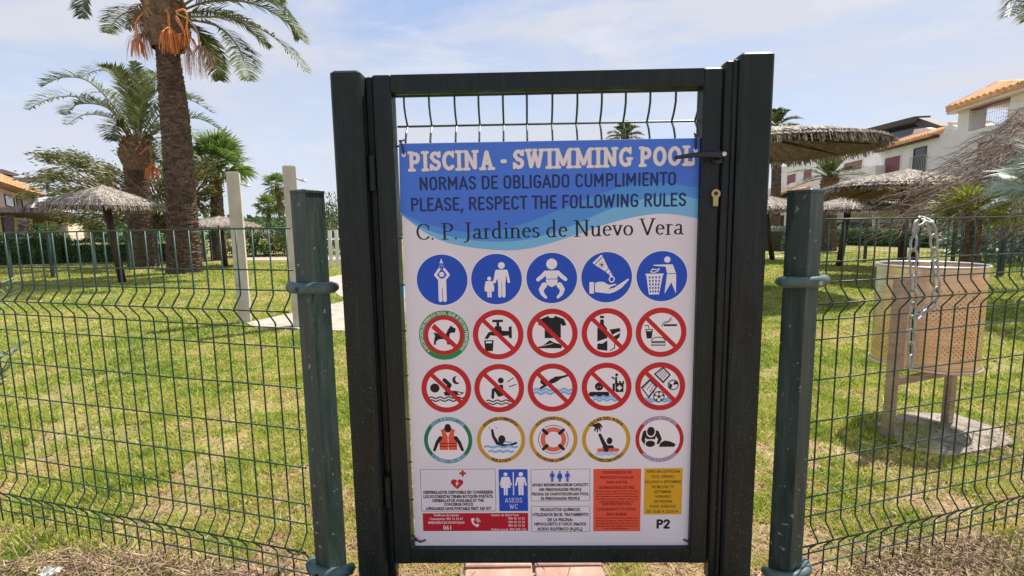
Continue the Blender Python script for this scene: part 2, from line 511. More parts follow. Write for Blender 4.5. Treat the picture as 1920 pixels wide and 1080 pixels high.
def ground_material():
    m = bpy.data.materials.new('lawn_ground')
    m.use_nodes = True
    t = m.node_tree
    K = t.links.new
    p = t.nodes['Principled BSDF']
    p.inputs['Roughness'].default_value = 0.95
    g = t.nodes.new('ShaderNodeNewGeometry')
    n1 = t.nodes.new('ShaderNodeTexNoise'); n1.inputs['Scale'].default_value = 0.9; n1.inputs['Detail'].default_value = 6; n1.inputs['Roughness'].default_value = 0.65
    n2 = t.nodes.new('ShaderNodeTexNoise'); n2.inputs['Scale'].default_value = 14; n2.inputs['Detail'].default_value = 8; n2.inputs['Roughness'].default_value = 0.75
    K(g.outputs['Position'], n1.inputs['Vector']); K(g.outputs['Position'], n2.inputs['Vector'])
    r1 = t.nodes.new('ShaderNodeValToRGB')
    r1.color_ramp.elements[0].position = 0.38; r1.color_ramp.elements[0].color = (0.15, 0.16, 0.04, 1)
    r1.color_ramp.elements[1].position = 0.66; r1.color_ramp.elements[1].color = (0.32, 0.27, 0.10, 1)
    K(n1.outputs['Fac'], r1.inputs['Fac'])
    r2 = t.nodes.new('ShaderNodeValToRGB')
    r2.color_ramp.elements[0].position = 0.30; r2.color_ramp.elements[0].color = (0.55, 0.5, 0.4, 1)
    r2.color_ramp.elements[1].position = 0.68; r2.color_ramp.elements[1].color = (1.35, 1.3, 1.15, 1)
    K(n2.outputs['Fac'], r2.inputs['Fac'])
    mu = t.nodes.new('ShaderNodeMix'); mu.data_type = 'RGBA'; mu.blend_type = 'MULTIPLY'; mu.inputs[0].default_value = 1
    K(r1.outputs['Color'], mu.inputs[6]); K(r2.outputs['Color'], mu.inputs[7])
    # bare, straw coloured earth in the strip along the fence
    sx = t.nodes.new('ShaderNodeSeparateXYZ'); K(g.outputs['Position'], sx.inputs['Vector'])
    mr = t.nodes.new('ShaderNodeMapRange'); mr.inputs['From Min'].default_value = 2.1; mr.inputs['From Max'].default_value = 4.2
    mr.inputs['To Min'].default_value = 0.17; mr.inputs['To Max'].default_value = -0.08
    K(sx.outputs['Y'], mr.inputs['Value'])
    n4 = t.nodes.new('ShaderNodeTexNoise'); n4.inputs['Scale'].default_value = 4.5; n4.inputs['Detail'].default_value = 6; n4.inputs['Roughness'].default_value = 0.7
    K(g.outputs['Position'], n4.inputs['Vector'])
    ad = t.nodes.new('ShaderNodeMath'); ad.operation = 'ADD'
    K(mr.outputs['Result'], ad.inputs[0]); K(n4.outputs['Fac'], ad.inputs[1])
    r3 = t.nodes.new('ShaderNodeValToRGB')
    r3.color_ramp.elements[0].position = 0.56; r3.color_ramp.elements[0].color = (0, 0, 0, 1)
    r3.color_ramp.elements[1].position = 0.68; r3.color_ramp.elements[1].color = (1, 1, 1, 1)
    K(ad.outputs['Value'], r3.inputs['Fac'])
    m2 = t.nodes.new('ShaderNodeMix'); m2.data_type = 'RGBA'
    K(r3.outputs['Color'], m2.inputs[0]); K(mu.outputs[2], m2.inputs[6])
    r5 = t.nodes.new('ShaderNodeValToRGB')
    r5.color_ramp.elements[0].position = 0.35; r5.color_ramp.elements[0].color = (0.16, 0.085, 0.045, 1)
    r5.color_ramp.elements[1].position = 0.65; r5.color_ramp.elements[1].color = (0.42, 0.29, 0.18, 1)
    K(n2.outputs['Fac'], r5.inputs['Fac'])
    K(r5.outputs['Color'], m2.inputs[7])
    K(m2.outputs[2], p.inputs['Base Color'])
    b = t.nodes.new('ShaderNodeBump'); b.inputs['Strength'].default_value = 0.8; b.inputs['Distance'].default_value = 0.03
    n3 = t.nodes.new('ShaderNodeTexNoise'); n3.inputs['Scale'].default_value = 45; n3.inputs['Detail'].default_value = 6
    K(g.outputs['Position'], n3.inputs['Vector']); K(n3.outputs['Fac'], b.inputs['Height']); K(b.outputs['Normal'], p.inputs['Normal'])
    return m


def blade_material():
    m = bpy.data.materials.new('grass_blade')
    m.use_nodes = True
    t = m.node_tree
    K = t.links.new
    p = t.nodes['Principled BSDF']
    p.inputs['Roughness'].default_value = 0.55
    a = t.nodes.new('ShaderNodeAttribute'); a.attribute_name = 'tone'
    r = t.nodes.new('ShaderNodeValToRGB')
    e = r.color_ramp.elements
    e[0].position = 0.0; e[0].color = (0.15, 0.25, 0.03, 1)
    e[1].position = 1.0; e[1].color = (0.52, 0.38, 0.22, 1)
    for pos, c in ((0.3, (0.32, 0.40, 0.05, 1)), (0.55, (0.48, 0.50, 0.09, 1)), (0.72, (0.58, 0.52, 0.19, 1)), (0.86, (0.54, 0.38, 0.20, 1))):
        x = e.new(pos); x.color = c
    K(a.outputs['Fac'], r.inputs['Fac'])
    K(r.outputs['Color'], p.inputs['Base Color'])
    tr = t.nodes.new('ShaderNodeBsdfTranslucent'); K(r.outputs['Color'], tr.inputs['Color'])
    ms = t.nodes.new('ShaderNodeMixShader'); ms.inputs[0].default_value = 0.45
    K(p.outputs['BSDF'], ms.inputs[1]); K(tr.outputs['BSDF'], ms.inputs[2])
    K(ms.outputs['Shader'], t.nodes['Material Output'].inputs['Surface'])
    return m


M['ground'] = ground_material()
M['blade'] = blade_material()


def water_material():
    m = mat('pool_water', (0.10, 0.36, 0.52), 0.06, col2=(0.16, 0.46, 0.62), scale=2, bump=0.3, bscale=7)
    return m


M['water'] = water_material()

# ------------------------------------------------------------------ ground, paths, pool
g = MB()
g.add([(-400, -30, 0), (400, -30, 0), (400, 700, 0), (-400, 700, 0)], [(0, 1, 2, 3)])
# the lawn is one sheet with an opening for the pool basin
g = MB()
PX0, PX1, PY0, PY1 = -2.4, 3.6, 9.2, 14.2
xs = [-400, PX0, PX1, 400]
ys = [-30, PY0, PY1, 700]
for i in range(3):
    for j in range(3):
        if i == 1 and j == 1:
            continue
        g.add([(xs[i], ys[j], 0), (xs[i + 1], ys[j], 0), (xs[i + 1], ys[j + 1], 0), (xs[i], ys[j + 1], 0)], [(0, 1, 2, 3)])
tagit(g.build('ground', M['ground']), kind='structure')
w = MB()
w.add([(PX0, PY0, -0.09), (PX1, PY0, -0.09), (PX1, PY1, -0.09), (PX0, PY1, -0.09)], [(0, 1, 2, 3)])
for (x0, y0, x1, y1) in ((PX0, PY0, PX1, PY0), (PX1, PY0, PX1, PY1), (PX1, PY1, PX0, PY1), (PX0, PY1, PX0, PY0)):
    w.add([(x0, y0, -0.09), (x1, y1, -0.09), (x1, y1, 0.02), (x0, y0, 0.02)], [(0, 1, 2, 3)])
tagit(w.build('pool_water', M['water']), kind='structure')


def gp(*pp):
    return [gnd(x, y) for x, y in pp]


path1 = gp((462, 607), (560, 586), (660, 563), (760, 556), (760, 640), (640, 622), (540, 619), (478, 617))
polysheet('deck_path', path1, 0.018, M['deck'], 0.03)
path2 = gp((604, 523), (660, 512), (735, 507), (722, 559), (662, 556), (640, 558), (618, 541))
polysheet('pool_surround', path2, 0.014, M['deck'], 0.03)
path3 = gp((440, 489), (560, 489), (660, 487), (660, 482), (560, 483), (440, 483.5))
polysheet('far_path', path3, 0.02, M['deck'], 0.03)
path4 = gp((1770, 476), (2050, 486), (2050, 478), (1770, 467))
polysheet('far_right_path', path4, 0.02, M['deck'], 0.03)
path5 = gp((1440, 484), (1500, 482), (1500, 478), (1440, 479))
polysheet('side_path', path5, 0.02, M['deck'], 0.03)
# pink paving that runs through the gate: separate slabs with open joints
tr = MB()
tr.add([(-0.20, -1.0, 0.004), (0.33, -1.0, 0.004), (0.33, 3.4, 0.004), (-0.20, 3.4, 0.004)], [(0, 1, 2, 3)])
pv = tr.build('gate_path', M['concrete'])
tagit(pv, kind='structure')
slab = MB()
slab.box(0, 0.247, 0, 0.36, 0.005, 0.03, bev=0.004)
s0 = slab.build('paving_slab', M['pink'], pv)
k = 0
for j in range(11):
    for i in range(2):
        o = s0 if k == 0 else s0.copy()
        if k:
            COL.objects.link(o)
        o.location = (-0.19 + i * 0.26 + random.uniform(-.002, .002), -0.9 + j * 0.372, random.uniform(-0.002, 0.003))
        k += 1


# ------------------------------------------------------------------ lawn blades
def vnoise(x, y, f, seed):
    """smooth value noise"""
    r = np.random.default_rng(seed)
    T = r.random((256, 256))
    X, Y = x * f + 1000, y * f + 1000
    i, j = np.floor(X).astype(int), np.floor(Y).astype(int)
    u, v = X - i, Y - j
    u, v = u * u * (3 - 2 * u), v * v * (3 - 2 * v)
    i0, i1, j0, j1 = i % 256, (i + 1) % 256, j % 256, (j + 1) % 256
    return (T[i0, j0] * (1 - u) + T[i1, j0] * u) * (1 - v) + (T[i0, j1] * (1 - u) + T[i1, j1] * u) * v


def inpoly(x, y, poly):
    inside = np.zeros(len(x), bool)
    n = len(poly)
    for i in range(n):
        x0, y0 = poly[i][0], poly[i][1]
        x1, y1 = poly[(i + 1) % n][0], poly[(i + 1) % n][1]
        c = ((y0 > y) != (y1 > y)) & (x < (x1 - x0) * (y - y0) / (y1 - y0 + 1e-12) + x0)
        inside ^= c
    return inside


def grass():
    n = 900000
    u = RNG.random(n)
    D = 1.35 * (20.0 / 1.35) ** (u ** 1.15)                # log-like spread: dense near
    ang = (RNG.random(n) - 0.5) * math.radians(104)
    x, y = D * np.tan(ang), D
    keep = np.ones(n, bool)
    for P in (path1, path2, path3, path4):
        keep &= ~inpoly(x + RNG.normal(0, .035, n), y + RNG.normal(0, .06, n), P)
    keep &= ~((x > -0.21) & (x < 0.34) & (y < 3.4))
    keep &= ~((x > PX0) & (x < PX1) & (y > PY0) & (y < PY1))
    big = vnoise(x, y, 0.9, 1) * 0.6 + vnoise(x, y, 2.7, 2) * 0.4
    fine = vnoise(x, y, 7.0, 3)
    dry = np.clip((4.6 - y) / 2.8, 0, 1) * 0.14            # worn and dry along the fence
    near_gate = np.exp(-((np.abs(x - 0.1)) / 1.6) ** 2) * np.clip((4.2 - y) / 2.4, 0, 1) * 0.22
    spot = vnoise(x, y, 1.9, 21) * .55 + vnoise(x, y, 5.2, 22) * .45
    dens = 1.08 - (dry + near_gate) * 1.3 - np.clip(fine - 0.62, 0, 1) * 2.0 - np.clip(spot - 0.60, 0, 1) * 7 * np.clip((7 - y) / 4, 0, 1)
    keep &= RNG.random(n) < np.clip(dens, 0.10, 1)
    tone = 0.42 + (big - 0.5) * 0.75 + (fine - 0.5) * 0.55 + dry + near_gate + RNG.normal(0, 0.19, n)
    tone = np.clip(tone + (vnoise(x, y, 17.0, 12) - .5) * .35, 0, 1)
    x, y, D, tone = x[keep], y[keep], D[keep], tone[keep]
    n = len(x)
    h = (0.011 + 0.017 * RNG.random(n)) * (1 + 0.03 * D) * (1 + 0.8 * (vnoise(x, y, 3.1, 5) > 0.72))
    wd = (0.0022 + 0.0013 * RNG.random(n)) * (0.7 + 0.33 * D)
    a = RNG.random(n) * 2 * math.pi
    b = RNG.random(n) * 2 * math.pi
    lean = h * (0.25 + 0.9 * RNG.random(n)) * (1 + (tone > 0.7))
    V = np.zeros((n, 3, 3))
    V[:, 0, 0] = x - wd * np.cos(a); V[:, 0, 1] = y - wd * np.sin(a)
    V[:, 1, 0] = x + wd * np.cos(a); V[:, 1, 1] = y + wd * np.sin(a)
    V[:, 2, 0] = x + lean * np.cos(b); V[:, 2, 1] = y + lean * np.sin(b); V[:, 2, 2] = h * (1 - 0.35 * (tone > 0.75))
    fastmesh('grass', V.reshape(-1, 3), 3, M['blade'], tone=tone, kind='stuff')


grass()


def straw_pile(name, cx, cy, rx, ry, h, n, seed):
    r = np.random.default_rng(seed)
    a = r.random(n) * 2 * math.pi
    q = np.sqrt(r.random(n))
    x, y = cx + rx * q * np.cos(a), cy + ry * q * np.sin(a)
    z = h * (1 - q ** 2) * r.random(n) + 0.008
    L_ = 0.02 + 0.13 * r.random(n) ** 2.5
    d = r.random(n) * math.pi * 2
    el = r.normal(0.12, 0.28, n)
    dx, dy, dz = np.cos(d) * np.cos(el) * L_, np.sin(d) * np.cos(el) * L_, np.sin(el) * L_
    w_ = 0.0008 + 0.0015 * r.random(n)
    ox, oy = -np.sin(d) * w_, np.cos(d) * w_
    V = np.zeros((n, 4, 3))
    for i, (s, e) in enumerate(((-1, 0), (1, 0), (1, 1), (-1, 1))):
        V[:, i, 0] = x + s * ox + e * dx
        V[:, i, 1] = y + s * oy + e * dy
        V[:, i, 2] = np.maximum(z + e * dz, 0.004)
    return fastmesh(name, V.reshape(-1, 3), 4, M['straw'], tone=r.random(n), kind='stuff')


straw_pile('dry_cuttings', -1.6, 1.62, 0.72, 0.24, 0.055, 3000, 3)
straw_pile('dry_cuttings', -0.95, 1.55, 0.45, 0.22, 0.03, 1300, 4)
straw_pile('dry_cuttings', 1.78, 1.64, 0.52, 0.24, 0.05, 2500, 5)
straw_pile('dry_cuttings', 1.1, 1.5, 0.5, 0.2, 0.03, 1200, 6)
straw_pile('dry_cuttings', 3.3, 2.6, 0.9, 0.4, 0.04, 2600, 8)
straw_pile('scattered_straw', 0.1, 2.1, 2.6, 0.6, 0.008, 1500, 7)


# fallen leaves and bits of bark between the blades
r = np.random.default_rng(31)
n = 1500
yy = 1.7 * (7.5 / 1.7) ** r.random(n); xx = yy * (r.random(n) - .5) * 2.4
k_ = vnoise(xx, yy, 1.5, 33) > .42
xx, yy = xx[k_], yy[k_]; n = len(xx)
a_ = r.random(n) * 6.283; l_ = .006 + .016 * r.random(n); w2 = l_ * (.25 + .35 * r.random(n))
V = np.zeros((n, 4, 3))
for i, (s_, e_) in enumerate(((-1, 0), (0, 1), (1, 0), (0, -1))):
    V[:, i, 0] = xx + s_ * l_ * np.cos(a_) - e_ * w2 * np.sin(a_)
    V[:, i, 1] = yy + s_ * l_ * np.sin(a_) + e_ * w2 * np.cos(a_)
    V[:, i, 2] = .014 + .012 * r.random(n) + (i % 2) * .006
fastmesh('fallen_leaves', V.reshape(-1, 3), 4, M['straw'], tone=r.random(n) * .6, kind='stuff')
# broad leaved weed rosettes and taller tufts
n = 900
yy = 1.8 * (8 / 1.8) ** r.random(n // 9); xx = yy * (r.random(n // 9) - .5) * 2.4
ok = ~((xx > -.25) & (xx < .38) & (yy < 3.5))
xx, yy = np.repeat(xx[ok], 9), np.repeat(yy[ok], 9); n = len(xx)
a_ = r.random(n) * 6.283; l_ = .025 + .035 * r.random(n)
V = np.zeros((n, 3, 3))
V[:, 0, 0] = xx - .004 * np.sin(a_); V[:, 0, 1] = yy + .004 * np.cos(a_)
V[:, 1, 0] = xx + .004 * np.sin(a_); V[:, 1, 1] = yy - .004 * np.cos(a_)
V[:, 2, 0] = xx + l_ * .8 * np.cos(a_); V[:, 2, 1] = yy + l_ * .8 * np.sin(a_); V[:, 2, 2] = l_ * 1.1
fastmesh('weed_tufts', V.reshape(-1, 3), 3, M['blade'], tone=r.random(n) * .35, kind='stuff')


# ------------------------------------------------------------------ gate
GO = Vector((-0.411, 1.55, 0.0))
GY = -0.02
gx = Vector((math.cos(GY), math.sin(GY), 0))
gn = Vector((-math.sin(GY), math.cos(GY), 0))          # away from the camera


def gl(px, py, d=0.0):
    """pixel -> local (x, z) of the gate on the plane d metres behind its front"""
    p = onplane(px, py, GO + gn * d, gn)
    return (p - GO).dot(gx), p.z


LW, LZ0, LZ1, LD = 1.046, 0.156, 1.737, 0.06
BW = 0.057


def gthing(name, label, cat, group=None):
    t = thing(name, label, cat, (0, 0, 0), group)
    t.location = GO
    t.rotation_euler = (0, 0, GY)
    ORG[t.name] = Vector((0, 0, 0))
    return t


# left and right gate posts
t = gthing('gate_post', 'thick dark steel post on the hinge side, left of the sign', 'gate post', 'posts of the pool gate')
x0, x1 = gl(634, 431, -.035)[0], gl(689, 420, -.035)[0]
b = MB(); b.box(x0, x1, -0.035, 0.085, 0.0, 1.742, bev=0.007); b.build('post_tube', M['gate'], t)
b = MB(); b.box(x1 + .0005, x1 + 0.022, 0.012, 0.06, 0.10, 1.735, bev=0.003); b.build('stop_profile', M['gate'], t)
for z in (1.45, 0.42):
    b = MB(); b.tube([(x1 + 0.012, -0.004, z - 0.05), (x1 + 0.012, -0.004, z + 0.05)], 0.0105, 10)
    b.tube([(x1 + 0.012, -0.004, z - 0.054), (x1 + 0.012, -0.004, z - 0.0502)], 0.013, 10)
    b.build('hinge', M['gate'], t, smooth=False)
b = MB(); b.box(x0 - 0.006, x1 + 0.006, -0.041, 0.091, 0.0, 0.03, bev=0.004); b.build('base_plate', M['primer'], t)
t = gthing('gate_post', 'thick dark steel post on the latch side, right of the sign', 'gate post', 'posts of the pool gate')
x0, x1 = gl(1378, 420, -.035)[0], gl(1440, 415, -.035)[0]
b = MB(); b.box(x0, x1, -0.035, 0.085, 0.0, 1.768, bev=0.007); b.build('post_tube', M['gate'], t)
b = MB(); b.box(LW + 0.002, x0 - .0005, -0.012, 0.03, 0.10, 1.752, bev=0.004); b.build('stop_profile', M['gate'], t)
b = MB(); b.box(LW + 0.022, x0 - .001, -0.02, -0.0125, 0.12, 1.752, bev=0.002); b.build('stop_strip', M['gate'], t)
b = MB(); b.box(x0 - 0.006, x1 + 0.006, -0.041, 0.091, 0.0, 0.03, bev=0.004); b.build('base_plate', M['primer'], t)
# the swinging leaf
leaf = gthing('pool_gate', 'dark steel gate leaf with wire mesh infill, closed between two thick posts', 'gate')
b = MB(); b.box(0, BW, 0, LD, LZ0, LZ1, bev=0.004); b.build('stile', M['gate'], leaf)
b = MB(); b.box(LW - BW, LW, 0, LD, LZ0, LZ1, bev=0.004); b.build('stile', M['gate'], leaf)
b = MB(); b.box(BW + .0004, LW - BW - .0004, 0.001, LD - .001, gl(1020, 166)[1], LZ1 - .001); b.build('rail', M['gate'], leaf)
b = MB(); b.box(BW + .0004, LW - BW - .0004, 0.001, LD - .001, LZ0 + .001, gl(1020, 1030)[1]); b.build('rail', M['gate'], leaf)
# reddish stubs of the threshold under the leaf corners
for xx in (-0.024, LW + 0.012):
    b = MB(); b.box(xx, xx + 0.026, 0.012, 0.04, 0.0, LZ0 - 0.012 if xx > 0 else 0.0985); o = b.build('stub', M['primer'], leaf)
xw = [gl(p, 200, 0.03)[0] for p in (757, 804, 852, 897, 943, 988, 1036, 1083, 1129, 1174, 1220, 1268, 1313)]
foldz = gl(950, 232, 0.06)[1]
nb = gl(950, 176, 0.03)[1]


def vwire(x, y, zt, zb, folds, amp, r, sgn=1):
    pts = [(x, y, zt)]
    for fz in folds:
        pts += [(x, y, fz + 0.052), (x, y + sgn * amp * .35, fz + 0.026), (x, y + sgn * amp, fz), (x, y + sgn * amp * .35, fz - 0.026), (x, y, fz - 0.052)]
    pts.append((x, y, zb))
    return pts


FZ = [foldz, 0.30]
for i, x in enumerate(xw):
    b = MB(); b.tube(vwire(x, 0.036, LZ1 - 0.052, gl(1020, 1030)[1] - .002, FZ, 0.038, 0.0026), 0.0033, 6); b.build('vertical_wire', M['wire'], leaf)
for z, dy in ((nb, 0), (foldz, 0.038), (foldz - 0.066, 0), (1.25, 0), (1.10, 0), (0.95, 0), (0.80, 0), (0.65, 0), (0.5, 0), (0.366, 0), (0.30, 0.038), (0.234, 0)):
    b = MB(); b.tube([(BW - .002, 0.036 + dy, z), (LW - BW + .002, 0.036 + dy, z)], 0.0033, 6); b.build('horizontal_wire', M['wire'], leaf)
# handle: rose, spindle and tapered lever pointing left
hx, hz = gl(1352, 292)
b = MB(); b.tube([(hx - .012, -0.0005, hz - .004), (hx - .012, -0.007, hz - .004)], 0.021, 20); hr = b.build('handle_rose', M['black'], leaf)
b = MB()
tipx, tipz = gl(1267, 296, -0.045)
hx2, hz2 = gl(1358, 290, -0.045)
b.tube([(hx - .012, -0.006, hz - .004), (hx - .012, -0.048, hz - .004)], 0.0095, 12)
N = 8
pts = [(hx2 - .004 + (tipx - hx2) * i / N, -0.048, hz2 + (tipz - hz2) * i / N + 0.004 * math.sin(math.pi * i / N)) for i in range(N + 1)]
b.tube(pts, [0.015 - 0.0085 * (i / N) ** .8 for i in range(N + 1)], 12, flat=0.6)
b.build('lever_handle', M['black'], leaf, smooth=True)
b = MB(); b.tube([(hx2 - .006, -0.056, hz2), (hx2 - .006, -0.062, hz2)], 0.0065, 10); b.build('handle_screw', M['bright'], leaf)
# lock cylinder (euro profile) and its recess
lx, lz = gl(1340, 363); lx2, lz2 = gl(1340, 383)
b = MB()
b.tube([(lx, -0.0005, lz - .001), (lx, -0.011, lz - .001)], 0.0135, 16)
b.box(lx - .0075, lx + .0075, -0.0105, -0.0004, lz2 - .006, lz - .006)
lk = b.build('lock_cylinder', M['brass'], leaf)
b = MB(); b.tube([(lx, -0.0111, lz), (lx, -0.0125, lz)], 0.006, 10); b.box(lx - .0012, lx + .0012, -0.0134, -0.0126, lz - .005, lz + .005); b.build('keyway', M['black'], lk)

# ------------------------------------------------------------------ the notice board: print built as thin flat films, one set per pictogram
SD = 0.020                                                   # sign front, metres behind the leaf's front
INK = ['white', 'blue', 'red', 'black', 'green', 'teal', 'gold', 'orange', 'lightblue', 'cream', 'navy', 'crimson', 'headblue', 'wave1', 'wave2', 'rose', 'yellow', 'skin', 'darkred', 'outline', 'skyblue']
INKC = dict(white='#ebe7ec', blue='#1a4fc0', red='#c0232b', black='#14121c', green='#1c8a4c', teal='#0f7a57', gold='#c79a2c', orange='#e2583f',
            lightblue='#7fb4e4', cream='#e6dfe0', navy='#1b2b60', crimson='#ba1c2e', headblue='#4677d8', wave1='#4f93d8', wave2='#76b7e0', rose='#b8485a', yellow='#d6a424',
            skin='#e06a55', darkred='#8c1f22', outline='#7f8fc4', skyblue='#9cc4ea')


def ink(n):
    c = hexc(INKC[n])
    c = tuple(v * 1.0 for v in c[:3])
    return mat('print_' + n, c, 0.38, col2=tuple(min(1, v * 1.05) for v in c), scale=3, spec=0.35)


INKM = [ink(n) for n in INK]
BOARD = mat('sign_board_face', hexc('#e8e5ea')[:3], 0.36, col2=hexc('#dedae2')[:3], scale=2.2, spec=0.35)
Y0 = SD - 0.0001


class Film:
    """2D drawing in the sign's plane. origin (ox, oz), scale; every figure lies a few hundredths of a millimetre above the one before"""

    def __init__(s, ox=0, oz=0, sx=1, sz=None, base=0.00004, step=0.00002, rot=0.0):
        s.b = MB(); s.ox, s.oz, s.sx, s.sz = ox, oz, sx, sz or sx
        s.y = base; s.step = step; s.rot = rot

    def P(s, x, z):
        x, z = x * s.sx, z * s.sz
        if s.rot:
            x, z = x * math.cos(s.rot) - z * math.sin(s.rot), x * math.sin(s.rot) + z * math.cos(s.rot)
        return (s.ox + x, Y0 - s.y, s.oz + z)

    def up(s):
        s.y += s.step

    def poly(s, pts, c, up=True):
        a = sum(pts[i][0] * pts[(i + 1) % len(pts)][1] - pts[(i + 1) % len(pts)][0] * pts[i][1] for i in range(len(pts)))
        if a < 0: pts = pts[::-1]
        s.b.add([s.P(*p) for p in pts], [tuple(range(len(pts)))], INK.index(c))
        if up: s.up()

    def ell(s, cx, cz, rx, rz, c, n=None, rot=0):
        n = n or (40 if rx > .3 else 20)
        q = [(rx * math.cos(2 * math.pi * i / n), rz * math.sin(2 * math.pi * i / n)) for i in range(n)]
        s.poly([(cx + x * math.cos(rot) - z * math.sin(rot), cz + x * math.sin(rot) + z * math.cos(rot)) for x, z in q], c)

    def disc(s, cx, cz, r, c, n=None):
        s.ell(cx, cz, r, r, c, n)

    def ring(s, cx, cz, r0, r1, c, a0=0, a1=360, n=48):
        vs, fs = [], []
        full = abs(a1 - a0) >= 360
        m = n + (0 if full else 1)
        for i in range(m):
            a = math.radians(a0 + (a1 - a0) * i / n)
            vs += [s.P(cx + r0 * math.cos(a), cz + r0 * math.sin(a)), s.P(cx + r1 * math.cos(a), cz + r1 * math.sin(a))]
        for i in range(n):
            j = (i + 1) % m
            fs.append((2 * i, 2 * i + 1, 2 * j + 1, 2 * j))
        s.b.add(vs, fs, INK.index(c)); s.up()

    def line(s, pts, w, c, w2=None, pen=None):
        """round pen stroke; each segment is a convex hull, a hair above the last"""
        m = 12
        if len(pts) == 1: pts = pts * 2
        nseg = len(pts) - 1
        for i in range(nseg):
            ra = w if w2 is None else w + (w2 - w) * i / nseg
            rb = w if w2 is None else w + (w2 - w) * (i + 1) / nseg
            pp = []
            for (px, pz), r in ((pts[i], ra), (pts[i + 1], rb)):
                rx, rz = (r, r) if pen is None else (r * pen[0], r * pen[1])
                pp += [(px + rx * math.cos(2 * math.pi * k / m), pz + rz * math.sin(2 * math.pi * k / m)) for k in range(m)]
            s.b.add([s.P(*p) for p in hull(pp)], [], 0)
            n = len(hull(pp))
            s.b.f.append(tuple(range(s.b.n - n, s.b.n))); s.b.m.append(INK.index(c)); s.b.t.append(0)
            s.y += 0.000004
        s.up()

    def rect(s, x0, x1, z0, z1, c):
        s.poly([(x0, z0), (x1, z0), (x1, z1), (x0, z1)], c)

    def frame(s, x0, x1, z0, z1, w, c):
        for r in ((x0, x1, z0, z0 + w), (x0, x1, z1 - w, z1), (x0, x0 + w, z0 + w, z1 - w), (x1 - w, x1, z0 + w, z1 - w)):
            s.poly([(r[0], r[2]), (r[1], r[2]), (r[1], r[3]), (r[0], r[3])], c, up=False)
        s.up()

    def wave(s, x0, x1, z, amp, n, w, c, ph=0):
        K_ = 6 * n
        s.line([(x0 + (x1 - x0) * i / K_, z + amp * math.sin(2 * math.pi * n * i / K_ + ph)) for i in range(K_ + 1)], w, c)

    def mesh2d(s, vs, fs, c):
        s.b.add([s.P(*v) for v in vs], fs, INK.index(c))

    def build(s, name, parent, label=None):
        o = s.b.build(name, INKM, parent)
        if label: o['label'] = label
        return o


def hull(p):
    p = sorted(set((round(a, 7), round(b_, 7)) for a, b_ in p))

    def half(q):
        h = []
        for c in q:
            while len(h) > 1 and (h[-1][0] - h[-2][0]) * (c[1] - h[-2][1]) - (h[-1][1] - h[-2][1]) * (c[0] - h[-2][0]) <= 0:
                h.pop()
            h.append(c)
        return h[:-1]
    return half(p) + half(p[::-1])


def arcpts(cx, cz, rx, rz, a0, a1, n=10):
    return [(cx + rx * math.cos(math.radians(a0 + (a1 - a0) * i / n)), cz + rz * math.sin(math.radians(a0 + (a1 - a0) * i / n))) for i in range(n + 1)]


_TX = {}


def textmesh(body, bold=0.0, space=1.0):
    key = (body, bold, space)
    if key in _TX: return _TX[key]
    c = bpy.data.curves.new('text', 'FONT')
    c.body = body; c.offset = bold; c.resolution_u = 2; c.space_character = space
    o = bpy.data.objects.new('text', c)
    me = o.to_mesh()
    vs = [(v.co.x, v.co.y) for v in me.vertices]
    fs = [tuple(p.vertices) for p in me.polygons]
    o.to_mesh_clear(); bpy.data.objects.remove(o); bpy.data.curves.remove(c)
    _TX[key] = (vs, fs)
    return vs, fs


CAP = max(v[1] for v in textmesh('H', 0.0)[0])


def put_text(F, body, x0, z0, x1, z1, cap, c, bold=0.0, space=1.0):
    """text whose baseline runs from (x0, z0) to (x1, z1), capitals cap high, in the film's own units"""
    vs, fs = textmesh(body, bold, space)
    a = min(v[0] for v in vs); w_ = max(v[0] for v in vs) - a
    Lx, Lz = x1 - x0, z1 - z0
    ln = math.hypot(Lx, Lz); ux, uz = Lx / ln, Lz / ln
    k = ln / w_; kz = cap / CAP
    F.mesh2d([(x0 + ux * (v[0] - a) * k - uz * v[1] * kz, z0 + uz * (v[0] - a) * k + ux * v[1] * kz) for v in vs], fs, c)


def ring_text(F, body, r, a_mid, span, cap, c, bold=0.02, inward=False):
    """letters round a circle; inward: read from inside at the bottom of the ring"""
    items = []
    tot = 0
    for ch in body:
        if ch == ' ':
            items.append((None, 0.30)); tot += 0.30; continue
        vs, fs = textmesh(ch, bold)
        x0_ = min(v[0] for v in vs); w_ = max(v[0] for v in vs) - x0_
        items.append(((vs, fs, x0_, w_), w_ + 0.10)); tot += w_ + 0.10
    d = math.radians(span) / tot
    pos = 0
    kz = cap / CAP
    for it, adv in items:
        if it is not None:
            vs, fs, x0_, w_ = it
            mid = (pos + w_ / 2 - tot / 2) * d
            kx = d * r
            out = []
            for v in vs:
                lx_, lz_ = (v[0] - x0_ - w_ / 2) * kx, v[1] * kz
                if not inward:
                    a = math.radians(a_mid) - mid; rr = r - cap / 2 + lz_
                    out.append((rr * math.cos(a) + lx_ * math.sin(a), rr * math.sin(a) - lx_ * math.cos(a)))
                else:
                    a = math.radians(a_mid) + mid; rr = r + cap / 2 - lz_
                    out.append((rr * math.cos(a) - lx_ * math.sin(a), rr * math.sin(a) + lx_ * math.cos(a)))
            F.mesh2d(out, fs, c)
        pos += adv


sign = gthing('notice_board', 'large pool rules board with blue header and twenty round pictograms tied to the gate', 'sign')


def sp(px, py):
    return gl(px, py, SD)


